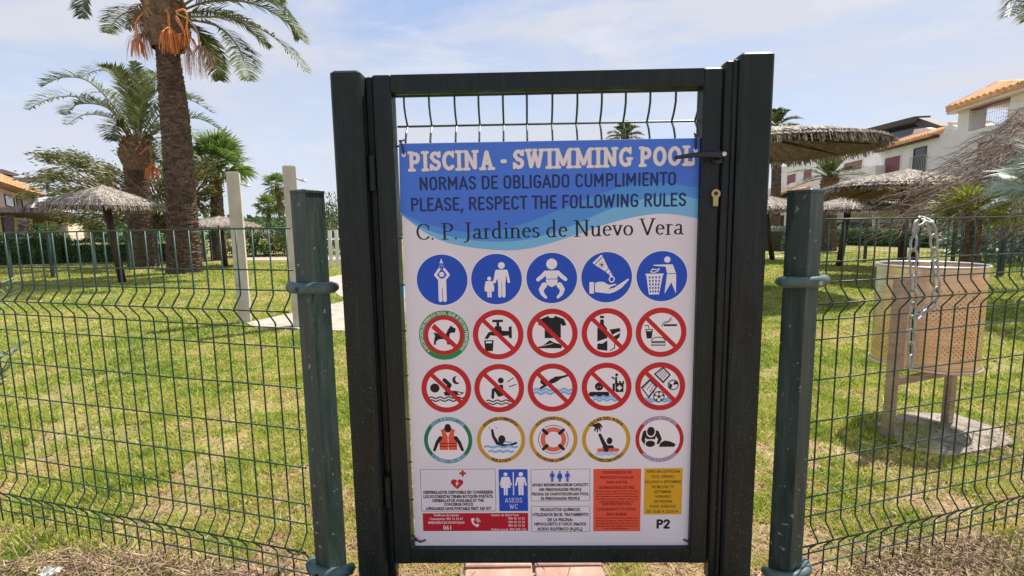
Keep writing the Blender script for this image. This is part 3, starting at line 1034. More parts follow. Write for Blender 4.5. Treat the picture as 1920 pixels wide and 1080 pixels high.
TL, TR_, BR_, BL_ = sp(748, 269), sp(1320, 258.5), sp(1296, 1023), sp(779, 1023)
SX0, SX1 = (TL[0] + BL_[0]) / 2, (TR_[0] + BR_[0]) / 2
SZ0, SZ1 = (BL_[1] + BR_[1]) / 2, (TL[1] + TR_[1]) / 2
corners = [BL_, BR_, TR_, TL]
b = MB()
vs = [(x, SD, z) for x, z in corners] + [(x, SD + 0.004, z) for x, z in corners]
b.add(vs, [(0, 1, 2, 3), (7, 6, 5, 4), (0, 4, 5, 1), (1, 5, 6, 2), (2, 6, 7, 3), (3, 7, 4, 0)])
b.build('board', BOARD, sign)

# header band with its waves
q = lambda pts: [sp(720 + x / 3.085, 240 + y / 3.085) for x, y in pts]


def smooth(pts, n=5):
    out = []
    for i in range(len(pts) - 1):
        p0, p1, p2, p3 = pts[max(i - 1, 0)], pts[i], pts[i + 1], pts[min(i + 2, len(pts) - 1)]
        for k_ in range(n):
            t_ = k_ / n
            out.append(tuple(0.5 * ((2 * p1[j]) + (-p0[j] + p2[j]) * t_ + (2 * p0[j] - 5 * p1[j] + 4 * p2[j] - p3[j]) * t_ ** 2 + (-p0[j] + 3 * p1[j] - 3 * p2[j] + p3[j]) * t_ ** 3) for j in range(2)))
    out.append(pts[-1])
    return out


W3 = smooth([(97, 500), (250, 612), (400, 672), (650, 706), (850, 695), (1100, 622), (1300, 552), (1500, 506), (1650, 497), (1838, 527)])
W2 = smooth([(95, 494), (250, 590), (450, 640), (650, 658), (850, 640), (1100, 560), (1300, 472), (1500, 410), (1700, 390), (1839, 418)])
W1 = smooth([(94, 484), (200, 540), (400, 592), (600, 600), (800, 556), (1000, 480), (1200, 400), (1400, 337), (1600, 318), (1840, 350)])
hd = Film(step=0.00003)


def strip(F, top, bot, c):
    a, b_ = q(top), q(bot)
    n = len(a)
    F.b.add([F.P(*p) for p in a] + [F.P(*p) for p in b_], [(n + i, n + i + 1, i + 1, i) for i in range(n - 1)], INK.index(c)); F.up()


topl = [(p[0], 91 + (1845 - p[0]) * 0.0 + (0 if True else 0)) for p in W1]
tz = [(86 + (1848 - 86) * i / (len(W1) - 1), 92 - 33.5 * i / (len(W1) - 1)) for i in range(len(W1))]
strip(hd, tz, W1, 'headblue'); strip(hd, W1, W2, 'wave1'); strip(hd, W2, W3, 'wave2')
hd.build('header_print', sign)

# ---- title in fat rounded slab letters, drawn with a round pen
R1 = 0.115
SLAB = {
    'P': (.86, [[(.24, .12), (.24, .88)], [(.24, .86), (.50, .86)] + arcpts(.50, .66, .20, .20, 90, -90, 8) + [(.24, .46)]], [[(.08, .07), (.44, .07)], [(.08, .93), (.3, .93)]]),
    'I': (.50, [[(.25, .12), (.25, .88)]], [[(.07, .07), (.43, .07)], [(.07, .93), (.43, .93)]]),
    'S': (.78, [arcpts(.39, .68, .24, .20, 20, 180, 8) + arcpts(.39, .30, .25, .19, 100, -160, 10)[0:]], [[(.66, .72), (.66, .92)], [(.10, .08), (.10, .3)]]),
    'C': (.84, [arcpts(.47, .50, .33, .39, 48, 312, 14)], [[(.72, .70), (.72, .93)]]),
    'N': (1.0, [[(.22, .12), (.22, .88)], [(.24, .86), (.74, .14)], [(.78, .14), (.78, .90)]], [[(.07, .07), (.38, .07)], [(.07, .93), (.26, .93)], [(.62, .93), (.93, .93)]]),
    'A': (.98, [[(.24, .10), (.47, .86)], [(.50, .88), (.76, .12)], [(.34, .36), (.64, .36)]], [[(.07, .07), (.38, .07)], [(.60, .07), (.93, .07)]]),
    'W': (1.28, [[(.20, .88), (.38, .14)], [(.40, .14), (.62, .80)], [(.64, .80), (.86, .14)], [(.88, .14), (1.08, .88)]], [[(.06, .93), (.38, .93)], [(.92, .93), (1.22, .93)], [(.54, .93), (.72, .93)]]),
    'M': (1.26, [[(.24, .12), (.26, .88)], [(.28, .86), (.60, .22)], [(.64, .22), (.98, .86)], [(1.02, .88), (1.02, .12)]], [[(.07, .07), (.40, .07)], [(.86, .07), (1.18, .07)], [(.07, .93), (.3, .93)], [(.98, .93), (1.18, .93)]]),
    'G': (.90, [arcpts(.47, .50, .33, .39, 48, 300, 14) + [(.70, .16), (.70, .40)]], [[(.54, .42), (.84, .42)], [(.74, .70), (.74, .93)]]),
    'O': (.92, [arcpts(.46, .50, .32, .39, 90, 450, 20)], []),
    'L': (.80, [[(.24, .12), (.24, .88)], [(.26, .13), (.62, .13)]], [[(.07, .07), (.6, .07)], [(.07, .93), (.42, .93)], [(.70, .10), (.70, .34)]]),
    '-': (.42, [[(.12, .42), (.30, .42)]], []),
    ' ': (.34, [], []),
}


def title(F, text, x0, z0, x1, z1, cap, c, grow=0.0):
    tot = sum(SLAB[ch][0] for ch in text)
    kx = math.hypot(x1 - x0, z1 - z0) / tot
    a = math.atan2(z1 - z0, x1 - x0)
    pos = 0
    for ch in text:
        adv, st, sl = SLAB[ch]
        G = Film(x0 + pos * kx * math.cos(a), z0 + pos * kx * math.sin(a), kx, cap, base=F.y, rot=a)
        G.b = F.b
        pen = (1.0, 0.80)
        for p in st:
            G.line([(x * 0.94 + .02, z) for x, z in p], R1 + grow, c, pen=pen)
        for p in sl:
            G.line(p, 0.068 + grow, c)
        pos += adv
    F.y += 0.0009


F = Film(step=0.00002, base=0.00020)
ta, tb_ = sp(765, 322), sp(1303, 311)
capt = sp(765, 284)[1] - sp(765, 322)[1]
F2 = Film(step=0.00001, base=0.00018)
title(F2, 'PISCINA - SWIMMING POOL', ta[0], ta[1], tb_[0], tb_[1], capt, 'outline', 0.032)
F2.y = 0.0012
title(F2, 'PISCINA - SWIMMING POOL', ta[0], ta[1], tb_[0], tb_[1], capt, 'cream')
F2.build('title_lettering', sign)


def tline(body, a, b_, cap_px, c, bold, name='lettering', film=None, space=1.0):
    A, B = sp(*a), sp(*b_)
    cp = sp(a[0], a[1] - cap_px)[1] - A[1]
    FF = film or Film(base=0.00022)
    put_text(FF, body, A[0], A[1], B[0], B[1], cp, c, bold, space)
    if film is None:
        FF.build(name, sign)


_o = lambda: arcpts(.25, .72, .17, .22, 180, 0, 8) + arcpts(.25, .28, .17, .22, 0, -180, 8) + [(.08, .72)]
DIN = {
    'N': (.58, [[(.08, .06), (.08, .94)], [(.08, .94), (.42, .06)], [(.42, .06), (.42, .94)]]), 'O': (.56, [_o()]),
    'R': (.54, [[(.08, .06), (.08, .94), (.24, .94)] + arcpts(.25, .73, .15, .21, 90, -90, 8) + [(.08, .52)], [(.24, .50), (.42, .06)]]),
    'M': (.70, [[(.08, .06), (.08, .94)], [(.08, .94), (.30, .34)], [(.30, .34), (.52, .94)], [(.52, .94), (.52, .06)]]),
    'A': (.54, [[(.03, .06), (.24, .94)], [(.24, .94), (.45, .06)], [(.12, .30), (.36, .30)]]),
    'S': (.52, [arcpts(.24, .72, .16, .22, 20, 190, 8) + [(.15, .58), (.33, .44)] + arcpts(.24, .28, .16, .22, 30, -165, 10)]),
    'D': (.56, [[(.08, .06), (.08, .94), (.22, .94)] + arcpts(.22, .70, .20, .24, 90, 0, 6) + arcpts(.22, .30, .20, .24, 0, -90, 6) + [(.08, .06)]]),
    'E': (.47, [[(.36, .94), (.08, .94), (.08, .06), (.37, .06)], [(.08, .51), (.32, .51)]]),
    'B': (.54, [[(.08, .06), (.08, .94), (.24, .94)] + arcpts(.25, .73, .14, .21, 90, -90, 8) + [(.08, .52)], [(.24, .52)] + arcpts(.25, .29, .17, .23, 90, -90, 8) + [(.08, .06)]]),
    'L': (.44, [[(.08, .94), (.08, .06), (.36, .06)]]), 'I': (.24, [[(.09, .06), (.09, .94)]]),
    'G': (.56, [arcpts(.25, .72, .17, .22, 25, 180, 8) + arcpts(.25, .28, .17, .22, 180, 360, 8) + [(.42, .46), (.27, .46)]]),
    'C': (.54, [arcpts(.25, .72, .17, .22, 20, 180, 8) + arcpts(.25, .28, .17, .22, 180, 340, 8)]),
    'U': (.56, [[(.08, .94), (.08, .28)] + arcpts(.25, .28, .17, .22, 180, 360, 10) + [(.42, .94)]]),
    'P': (.52, [[(.08, .06), (.08, .94), (.24, .94)] + arcpts(.25, .72, .16, .22, 90, -90, 8) + [(.08, .50)]]),
    'T': (.46, [[(.02, .94), (.40, .94)], [(.21, .94), (.21, .06)]]), 'H': (.58, [[(.08, .06), (.08, .94)], [(.42, .06), (.42, .94)], [(.08, .50), (.42, .50)]]),
    'F': (.45, [[(.36, .94), (.08, .94), (.08, .06)], [(.08, .50), (.32, .50)]]),
    'W': (.76, [[(.03, .94), (.17, .06)], [(.17, .06), (.32, .84)], [(.32, .84), (.47, .06)], [(.47, .06), (.62, .94)]]),
    ',': (.24, [[(.10, .07), (.05, -.12)]]), ' ': (.26, []),
    '2': (.52, [arcpts(.24, .72, .17, .22, 165, -30, 9) + [(.08, .06), (.42, .06)]]),
}


def din(F, text, A, B, cap, c, w=0.084):
    tot = sum(DIN[ch][0] for ch in text) - .1
    kx = math.hypot(B[0] - A[0], B[1] - A[1]) / tot
    a = math.atan2(B[1] - A[1], B[0] - A[0])
    pos = 0
    for ch in text:
        adv, st = DIN[ch]
        G = Film(A[0] + pos * kx * math.cos(a), A[1] + pos * kx * math.sin(a), kx, cap, base=F.y, rot=a)
        G.b = F.b
        for p in st:
            G.line(p, w, c, pen=(cap / kx, 0.92) if cap < kx else (1, .85))
        pos += adv


for txt, a_, b2_ in (('NORMAS DE OBLIGADO CUMPLIMIENTO', (787, 357.3), (1266.5, 347.5)), ('PLEASE, RESPECT THE FOLLOWING RULES', (771, 396.5), (1285, 386.5))):
    F = Film(base=0.00022, step=0.00001)
    A, B = sp(*a_), sp(*b2_)
    din(F, txt, A, B, sp(a_[0], a_[1] - 25)[1] - A[1], 'navy')
    F.build('lettering', sign)

# ---- serif line, drawn with a broad pen
SER = {
    'C': (.74, [arcpts(.40, .50, .33, .48, 40, 320, 16)], [[(.65, .60), (.65, .84)]]),
    '.': (.26, [[(.10, .05)]], []),
    'P': (.66, [[(.18, .02), (.18, .98)], [(.18, .98), (.34, .98)] + arcpts(.36, .74, .22, .24, 90, -90, 8) + [(.2, .5)]], [[(.04, .0), (.34, .0)], [(.04, 1.), (.3, 1.)]]),
    'J': (.42, [[(.20, .98), (.20, .05), (.14, -.14), (-.02, -.22)]], [[(.05, 1.), (.36, 1.)]]),
    'a': (.54, [[(.36, .45), (.36, .08), (.46, .0)], arcpts(.24, .44, .13, .18, 150, 20, 6), arcpts(.21, .16, .15, .15, 60, 300, 9) + [(.34, .1)]], []),
    'r': (.44, [[(.15, .02), (.15, .62)], arcpts(.28, .44, .13, .17, 160, 60, 5)], [[(.03, 0), (.27, 0)], [(.03, .6), (.15, .62)]]),
    'd': (.62, [[(.42, .02), (.42, 1.06)], arcpts(.27, .30, .20, .30, 40, 320, 12)], [[(.30, 1.04), (.42, 1.06)], [(.42, .0), (.54, .03)]]),
    'i': (.31, [[(.15, .02), (.15, .62)], [(.15, .90)]], [[(.03, 0), (.27, 0)], [(.03, .6), (.15, .62)]]),
    'n': (.64, [[(.15, .02), (.15, .62)], arcpts(.31, .42, .16, .20, 170, 0, 7) + [(.47, .02)]], [[(.03, 0), (.27, 0)], [(.03, .6), (.15, .62)], [(.36, 0), (.59, 0)]]),
    'e': (.52, [[(.10, .36), (.42, .36)] + arcpts(.26, .32, .18, .30, 10, 310, 13)], []),
    's': (.44, [arcpts(.21, .46, .12, .16, 30, 220, 7) + arcpts(.21, .17, .14, .17, 60, -150, 9)], []),
    'N': (.82, [[(.16, .02), (.16, .98)], [(.16, .98), (.66, .02)], [(.66, .02), (.66, .98)]], [[(.02, 0), (.30, 0)], [(.0, 1.), (.16, 1.)], [(.52, 1.), (.80, 1.)]]),
    'u': (.64, [[(.15, .62), (.15, .20)] + arcpts(.29, .20, .14, .20, 190, 340, 6), [(.47, .62), (.47, .04)]], [[(.03, .62), (.15, .62)], [(.35, .62), (.47, .62)], [(.47, .0), (.59, .03)]]),
    'v': (.54, [[(.08, .62), (.27, .02)], [(.27, .02), (.45, .62)]], [[(.0, .63), (.2, .63)], [(.35, .63), (.53, .63)]]),
    'o': (.58, [arcpts(.28, .31, .20, .30, 0, 360, 16)], []),
    'V': (.78, [[(.08, .98), (.39, .0)], [(.39, .0), (.68, .98)]], [[(-.02, 1.), (.24, 1.)], [(.56, 1.), (.80, 1.)]]),
    ' ': (.30, [], []),
}


def serif(F, text, A, B, cap, c):
    tot = sum(SER[ch][0] for ch in text)
    kx = math.hypot(B[0] - A[0], B[1] - A[1]) / tot
    a = math.atan2(B[1] - A[1], B[0] - A[0])
    pos = 0
    for ch in text + ' ':
        adv, st, sl = SER[ch]
        if ch == ' ':
            F.build('lettering', sign)
            F = Film(base=0.00022, step=0.00001)
        G = Film(A[0] + pos * kx * math.cos(a), A[1] + pos * kx * math.sin(a), kx, cap, base=F.y, rot=a)
        G.b = F.b
        for p in st:
            G.line(p, 0.062 if len(p) == 1 else 0.056, c, pen=(1, 1) if len(p) == 1 else (1.0, 0.5))
        for p in sl:
            G.line(p, 0.024, c)
        pos += adv


F = Film(base=0.00022, step=0.00001)
A, B = sp(781, 450), sp(1283, 439)
serif(F, 'C. P. Jardines de Nuevo Vera', A, B, sp(781, 420)[1] - A[1], 'black')

# ---- pictograms
PR = {}


def pic(px, py, rpx):
    x, z = sp(px, py)
    r = (sp(px + rpx, py)[0] - sp(px - rpx, py)[0]) / 2
    return Film(x, z, r, base=0.00004, step=0.000018)


def man(F, x, z, h, c, arms=True):
    """standing figure, feet at z, height h"""
    F.disc(x, z + h * .90, h * .095, c)
    F.poly([(x - h * .13, z + h * .78), (x + h * .13, z + h * .78), (x + h * .11, z + h * .42), (x - h * .11, z + h * .42)], c)
    F.line([(x - h * .055, z + h * .45), (x - h * .055, z + h * .04)], h * .048, c)
    F.line([(x + h * .055, z + h * .45), (x + h * .055, z + h * .04)], h * .048, c)
    if arms:
        F.line([(x - h * .14, z + h * .74), (x - h * .2, z + h * .44)], h * .038, c)
        F.line([(x + h * .14, z + h * .74), (x + h * .2, z + h * .44)], h * .038, c)


def blue(px, py):
    F = pic(px, py, 47.6)
    F.disc(0, 0, 1.03, 'white', 56)
    F.disc(0, 0, 1.0, 'blue', 56)
    return F


F = blue(829, 525)                                           # take a shower
F.poly([(-.05, .72), (.03, .72), (.0, .83), (-.02, .83)], 'white'); F.poly([(-.09, .66), (.07, .66), (.03, .72), (-.05, .72)], 'white')
for i in range(3):
    for k_ in range(3):
        F.line([(-.01 + (i - 1) * (.05 + .035 * k_), .60 - k_ * .08), (-.01 + (i - 1) * (.06 + .04 * k_), .565 - k_ * .08)], .009, 'white')
F.disc(-.01, .22, .10, 'white')
for s_ in (-1, 1):
    F.line([(s_ * .10, .42), (s_ * .26, .20), (s_ * .10, .02)], .052, 'white')
    F.line([(s_ * .085 - .0, -.05), (s_ * .085, -.80)], .075, 'white')
F.poly([(-.16, .06), (.16, .06), (.155, -.30), (-.155, -.30)], 'white')
F.line([(0, -.32), (0, -.86)], .012, 'blue')
F.build('pictogram', sign, 'blue round pictogram of a person under a shower')
F = blue(931, 523.5)                                         # adult and child
man(F, .20, -.72, 1.40, 'white'); man(F, -.29, -.72, .83, 'white')
F.line([(.04, .12), (-.10, -.10)], .05, 'white')
F.poly([(-.42, -.08), (-.16, -.08), (-.10, -.48), (-.48, -.48)], 'white')
F.build('pictogram', sign, 'blue round pictogram of an adult holding a child by the hand')
F = blue(1034.5, 521.5)                                      # baby in swim nappy
F.disc(0, .56, .215, 'white')
F.poly([(-.27, .30), (.27, .30), (.22, -.02), (-.22, -.02)], 'white')
F.poly([(-.24, -.05), (.24, -.05), (.20, -.25), (.0, -.36), (-.20, -.25)], 'white')
F.line([(-.24, -.035), (.24, -.035)], .012, 'blue')
for s_ in (-1, 1):
    F.line([(s_ * .24, .22), (s_ * .38, .08), (s_ * .54, -.05)], .085, 'white', .075)
    F.line([(s_ * .30, -.28), (s_ * .42, -.45), (s_ * .37, -.62), (s_ * .24, -.76)], .115, 'white', .055)
F.build('pictogram', sign, 'blue round pictogram of a baby in a nappy')
F = blue(1137.5, 520)                                        # sun cream into a hand
F.poly([(-.56, .58), (-.22, .90), (-.16, .84), (-.50, .52)], 'white')
F.poly([(-.47, .50), (-.15, .80), (.06, .36), (-.06, .24)], 'white')
F.poly([(-.04, .22), (.08, .34), (.15, .22), (.06, .13)], 'white')
F.poly([(.08, .12), (.16, .20), (.21, .12), (.14, .06)], 'white')
F.disc(-.20, .50, .05, 'navy')
for i in range(8):
    a = i * math.pi / 4
    F.line([(-.20 + .075 * math.cos(a), .50 + .075 * math.sin(a)), (-.20 + .12 * math.cos(a), .50 + .12 * math.sin(a))], .010, 'navy')
F.ell(.20, -.08, .12, .13, 'white'); F.poly([(.10, 0), (.30, 0), (.17, .12)], 'white'); F.ell(.20, -.08, .075, .085, 'blue')
F.poly([(-.68, -.18), (-.50, -.18), (-.50, -.64), (-.68, -.64)], 'white')
F.poly([(-.46, -.22), (-.30, -.17), (-.12, -.18), (.08, -.30), (.38, -.26), (.38, -.30), (.16, -.38), (.10, -.46), (.30, -.42), (.50, -.28), (.84, -.06), (.88, -.10), (.60, -.42), (.34, -.58), (.12, -.65), (-.46, -.58)], 'white')
F.line([(.10, -.47), (.30, -.36)], .014, 'blue')
F.build('pictogram', sign, 'blue round pictogram of sun cream dripping into a hand')
F = blue(1241, 518)                                          # use the bin
F.disc(.20, .66, .125, 'white')
F.poly([(-.37, .46), (.30, .47), (.42, .46), (.55, .12), (.20, .12), (.14, .38), (-.30, .42)], 'white')
F.poly([(.20, .09), (.56, .09), (.57, -.70), (.38, -.25), (.12, -.70)], 'white')
F.poly([(-.62, .08), (.04, .08), (-.10, -.72), (-.50, -.72)], 'white')
for i in range(4):
    for k_ in range(5):
        xx = -.29 + (i - 1.5) * (.13 - .007 * k_); zz = -.04 - k_ * .14
        F.poly([(xx - .03, zz - .045), (xx + .03, zz - .045), (xx + .03, zz + .045), (xx - .03, zz + .045)], 'blue', up=False)
F.up()
F.line([(-.62, .075), (.04, .075)], .035, 'white')
F.poly([(-.48, .17), (-.38, .32), (-.20, .28), (-.08, .34), (-.14, .20), (-.30, .14)], 'white'); F.poly([(-.42, .19), (-.36, .27), (-.20, .24), (-.15, .27), (-.18, .22), (-.30, .18)], 'blue')
F.build('pictogram', sign, 'blue round pictogram of a person dropping litter in a basket')


def ban(px, py, draw, label, r=47.5):
    F = pic(px, py, r)
    F.disc(0, 0, 1.0, 'red', 56)
    F.disc(0, 0, .80, 'white', 48)
    draw(F)
    s2 = math.sqrt(.5)
    w_ = .085
    F.poly([(-.82 * s2 - w_ * s2, .82 * s2 - w_ * s2), (-.82 * s2 + w_ * s2, .82 * s2 + w_ * s2), (.82 * s2 + w_ * s2, -.82 * s2 + w_ * s2), (.82 * s2 - w_ * s2, -.82 * s2 - w_ * s2)], 'red')
    F.ring(0, 0, .79, 1.0, 'red')
    F.build('pictogram', sign, label)


# dogs: green ring with lettering round a red one
F = pic(832.5, 628.7, 47)
F.disc(0, 0, 1.0, 'green', 56); F.disc(0, 0, .80, 'red', 48); F.disc(0, 0, .64, 'white', 48)
F.poly([(-.42, .13), (-.33, .10), (.06, .02), (.15, .20), (.28, .40), (.36, .33), (.48, .26), (.44, .10), (.30, .10), (.22, .05), (.22, -.10), (.22, -.38), (.12, -.38), (.08, -.15), (-.20, -.16), (-.32, -.24), (-.34, -.38), (-.42, -.38), (-.40, -.20), (-.36, -.02), (-.38, .03)], 'black')
F.poly([(-.50, .31), (-.36, .47), (.50, -.38), (.38, -.52)], 'red')
F.ring(0, 0, .63, .80, 'red')
ring_text(F, 'A EXCEPCIÓN DE PERROS GUÍA, QUE SÍ ESTÁN PERMITIDOS', .90, 92, 272, .115, 'cream', 0.03)
F.build('pictogram', sign, 'green edged no dogs pictogram with lettering round it')


def d_tap(F):
    F.rect(-.22, .20, .50, .60, 'black'); F.rect(-.06, .05, .34, .5, 'black'); F.poly([(-.16, .20), (-.12, .34), (.12, .34), (.16, .16), (.44, .14), (.44, -.04), (.10, -.06), (-.18, -.04), (-.30, -.02), (-.40, -.16), (-.42, -.18), (-.54, -.14), (-.38, .10), (-.20, .14)], 'black')
    F.poly([(.42, .30), (.54, .34), (.54, -.16), (.42, -.12)], 'black')
    F.poly([(-.56, -.22), (-.18, -.22), (-.22, -.66), (-.52, -.66)], 'black'); F.rect(-.49, -.25, -.34, -.26, 'white')


ban(934, 627.5, d_tap, 'red no pictogram of a tap filling a glass')


def d_shirt(F):
    F.poly([(-.48, .58), (-.14, .72), (.10, .72), (.46, .58), (.56, .34), (.40, .30), (.34, .40), (.34, -.18), (-.30, -.18), (-.30, .38), (-.38, .30), (-.56, .36)], 'black'); F.ell(-.02, .72, .13, .09, 'white')
    F.poly([(-.56, -.52), (-.40, -.50), (-.10, -.26), (.06, -.36), (.28, -.42), (.38, -.50), (.36, -.62), (-.54, -.62)], 'black'); F.line([(-.52, -.60), (.36, -.61)], .014, 'white')
    F.line([(-.34, -.48), (.0, -.40)], .012, 'white')


ban(1035.5, 625.5, d_shirt, 'red no pictogram of a shirt and a shoe')


def d_bottle(F):
    F.rect(-.28, -.12, .60, .70, 'black'); F.poly([(-.27, .55), (-.13, .55), (-.12, .34), (.0, .20), (.02, -.20), (-.38, -.34), (-.38, .20), (-.28, .34)], 'black')
    F.poly([(-.38, -.44), (.02, -.30), (.02, -.72), (-.38, -.66)], 'black'); F.poly([(.10, .14), (.50, .20), (.54, .06), (.50, -.16), (.36, -.30), (.24, -.14)], 'black'); F.line([(.32, -.3), (.30, -.62), (.14, -.70)], .02, 'black')
    F.poly([(.22, -.08), (.34, .0), (.54, .08), (.52, .0), (.34, -.10), (.26, -.14)], 'white'); F.line([(-.38, -.36), (-.2, -.40), (.02, -.26)], .03, 'white')


ban(1138, 624.5, d_bottle, 'red no pictogram of a bottle and a broken glass')


def d_food(F):
    F.rect(.10, .62, .25, .33, 'black'); F.line([(.04, .24), (.05, .34), (.14, .42), (.26, .44), (.34, .52), (.38, .60)], .016, 'black'); F.line([(.10, .30), (.18, .38), (.32, .42), (.42, .54)], .010, 'black')
    F.poly([(-.62, .14), (-.32, .14), (-.37, -.24), (-.56, -.24)], 'black'); F.rect(-.57, -.38, .06, .11, 'white'); F.line([(-.48, .16), (-.52, .30), (-.66, .27)], .016, 'black')
    F.ell(-.10, -.34, .29, .17, 'black'); F.ell(-.10, -.34, .255, .135, 'white'); F.rect(-.42, .22, -.52, -.345, 'white'); F.rect(-.38, .18, -.42, -.35, 'black'); F.rect(-.38, .18, -.54, -.46, 'black'); F.rect(-.35, .15, -.51, -.485, 'white')


ban(1239.5, 623.3, d_food, 'red no pictogram of a drink, a burger and a cigarette')


def d_night(F):
    F.disc(-.46, .02, .19, 'black'); F.line([(-.06, .34), (.14, .14), (.02, -.06)], .085, 'black'); F.poly([(-.12, -.16), (.10, -.10), (.36, -.10), (.72, -.18), (.60, -.26), (.30, -.30), (-.06, -.30)], 'black'); F.poly([(.44, -.16), (.62, -.20), (.50, -.26)], 'white')
    F.disc(.42, .34, .17, 'black'); F.disc(.52, .38, .15, 'white')
    for z in (-.38, -.50): F.wave(-.70, .70, z, .035, 4, .026, 'black')


ban(836.8, 728.3, d_night, 'red no pictogram of swimming by night', 46.7)


def d_push(F):
    F.disc(.07, .32, .12, 'black'); F.poly([(.02, .16), (.16, .14), (.16, -.04), (.0, .02)], 'black'); F.poly([(-.26, -.02), (-.10, .10), (.10, -.08), (.18, -.30), (-.04, -.36), (-.16, -.16)], 'black'); F.line([(-.24, -.06), (-.27, -.38)], .06, 'black')
    F.line([(.34, .26), (.58, .42)], .018, 'black'); F.line([(.40, .06), (.68, .15)], .018, 'black')
    for z in (-.52, -.64): F.wave(-.52, .52, z, .035, 3, .024, 'black')


ban(936, 728, d_push, 'red no pictogram of bombing into the water', 46.7)


def d_dive(F):
    F.disc(-.36, .26, .13, 'black'); F.line([(-.48, -.02), (-.22, .16), (.0, .30)], .045, 'black', .09); F.poly([(-.12, .30), (.10, .46), (.34, .48), (.68, .56), (.66, .48), (.36, .38), (.12, .22), (-.06, .16)], 'black')
    for z in (-.08, -.22): F.wave(-.74, .74, z, .045, 4, .045, 'lightblue')


ban(1036, 727, d_dive, 'red no pictogram of diving in head first', 46.7)


def d_castle(F):
    F.disc(-.30, .02, .17, 'black'); F.disc(-.35, .0, .02, 'white'); F.disc(-.25, .0, .02, 'white'); F.line([(-.62, -.30), (.02, -.30)], .10, 'black')
    F.rect(.36, .68, -.22, .12, 'black'); F.poly([(.36, .12), (.36, .24), (.44, .24), (.44, .16), (.50, .16), (.50, .24), (.58, .24), (.58, .16), (.64, .16), (.64, .24), (.70, .24), (.70, .1)], 'black'); F.rect(.24, .34, -.18, .14, 'black'); F.rect(.34, .42, .1, .42, 'black'); F.disc(.40, .50, .06, 'black'); F.line([(.22, .40), (.30, .34)], .03, 'black')
    F.rect(.48, .56, -.14, .06, 'white'); F.rect(.42, .62, -.08, .0, 'white')
    for z in (-.42, -.54): F.wave(-.52, .42, z, .04, 3, .04, 'lightblue')


ban(1137.3, 725.4, d_castle, 'red no pictogram of a bather and a sand castle', 46.7)


def d_toys(F):
    for z in (-.52, -.62): F.wave(-.55, .55, z, .03, 4, .04, 'lightblue')
    F.poly([(-.78, -.04), (-.40, .34), (-.10, .0), (-.44, -.50)], 'black'); F.poly([(-.70, -.06), (-.42, .24), (-.18, -.02), (-.46, -.40)], 'white')
    for i in range(4): F.line([(-.66 + i * .13, -.08 - i * .08 + .02), (-.42 + i * .08, .22 - i * .09)], .012, 'black')
    F.poly([(-.26, .52), (.10, .82), (.42, .48), (.12, .12)], 'black'); F.poly([(-.18, .52), (.10, .74), (.34, .48), (.12, .22)], 'white')
    for i in range(4): F.line([(-.12 + i * .07, .50 - i * .06), (.10 + i * .05, .70 - i * .06)], .012, 'black')
    F.disc(.52, .06, .22, 'black'); F.disc(.52, .06, .18, 'white'); F.poly([(.36, .14), (.50, .06), (.44, -.10), (.36, -.04)], 'black'); F.poly([(.56, .22), (.52, .06), (.70, .08), (.68, .18)], 'black')
    F.disc(-.04, -.42, .23, 'black'); F.disc(-.04, -.42, .195, 'white'); F.disc(-.04, -.42, .07, 'black', 5)
    for i in range(5):
        a = math.radians(90 + 72 * i); F.disc(-.04 + .17 * math.cos(a), -.42 + .17 * math.sin(a), .045, 'black', 6); F.line([(-.04 + .06 * math.cos(a), -.42 + .06 * math.sin(a)), (-.04 + .15 * math.cos(a), -.42 + .15 * math.sin(a))], .010, 'black')


ban(1237.7, 724.4, d_toys, 'red no pictogram of an airbed and two balls', 46.7)


def prev(px, py, c, top, bot, draw, label, tc_='black', gaps=None):
    F = pic(px, py, 45.3)
    F.disc(0, 0, 1.0, c, 56); F.disc(0, 0, .84, 'white', 48)
    if gaps:
        F.ring(0, 0, .85, .985, gaps, 42, 138, 20); F.ring(0, 0, .85, .985, gaps, 222, 318, 20)
    draw(F)
    ring_text(F, top, .92, 90, 98, .125, tc_, 0.03)
    ring_text(F, bot, .92, 270, 98 if len(bot) > 12 else 52, .125, tc_, 0.03, inward=True)
    F.build('pictogram', sign, label)


def d_vest(F):
    F.poly([(-.30, .44), (-.12, .54), (.0, .10), (.12, .54), (.30, .44), (.24, .24), (.36, -.02), (.36, -.42), (-.36, -.42), (-.36, -.02), (-.24, .24)], 'orange')
    F.poly([(-.12, .42), (.12, .42), (.0, .18)], 'white'); F.ell(0, .52, .14, .19, 'black')
    F.line([(0, .10), (0, -.42)], .012, 'white')
    for z in (-.12, -.24): F.rect(-.36, .36, z - .035, z + .012, 'darkred')
    for s_ in (-1, 1): F.line([(s_ * .32, .10), (s_ * .46, -.10), (s_ * .58, -.42)], .085, 'black', .06)


prev(840.3, 825.6, 'teal', 'PREVENIR EL AHOGAMIENTO', 'DENTRO Y FUERA DEL AGUA', d_vest, 'green ring pictogram of a person in a life jacket', 'teal', 'skyblue')


def d_help(F):
    F.line([(-.36, .42), (-.32, .16), (-.16, -.14), (.02, -.20)], .052, 'black', .08); F.ell(.03, .02, .15, .18, 'black')
    F.line([(.0, -.24), (.36, -.24), (.62, -.14)], .05, 'black')
    for z in (-.30, -.50): F.wave(-.68 if z > -.4 else -.5, .66 if z > -.4 else .5, z, .03, 3, .045, 'lightblue')
    for s_ in (-1, 1): F.line(arcpts(-.33, .42, .18, .18, 90 - s_ * 38, 90 - s_ * 75, 4), .008, 'black')
    F.wave(.16, .42, -.10, .02, 1, .03, 'lightblue')


prev(939.5, 824.6, 'gold', 'RECONOCER LA EMERGENCIA', 'PIDE AYUDA', d_help, 'yellow ring pictogram of a drowning person waving')


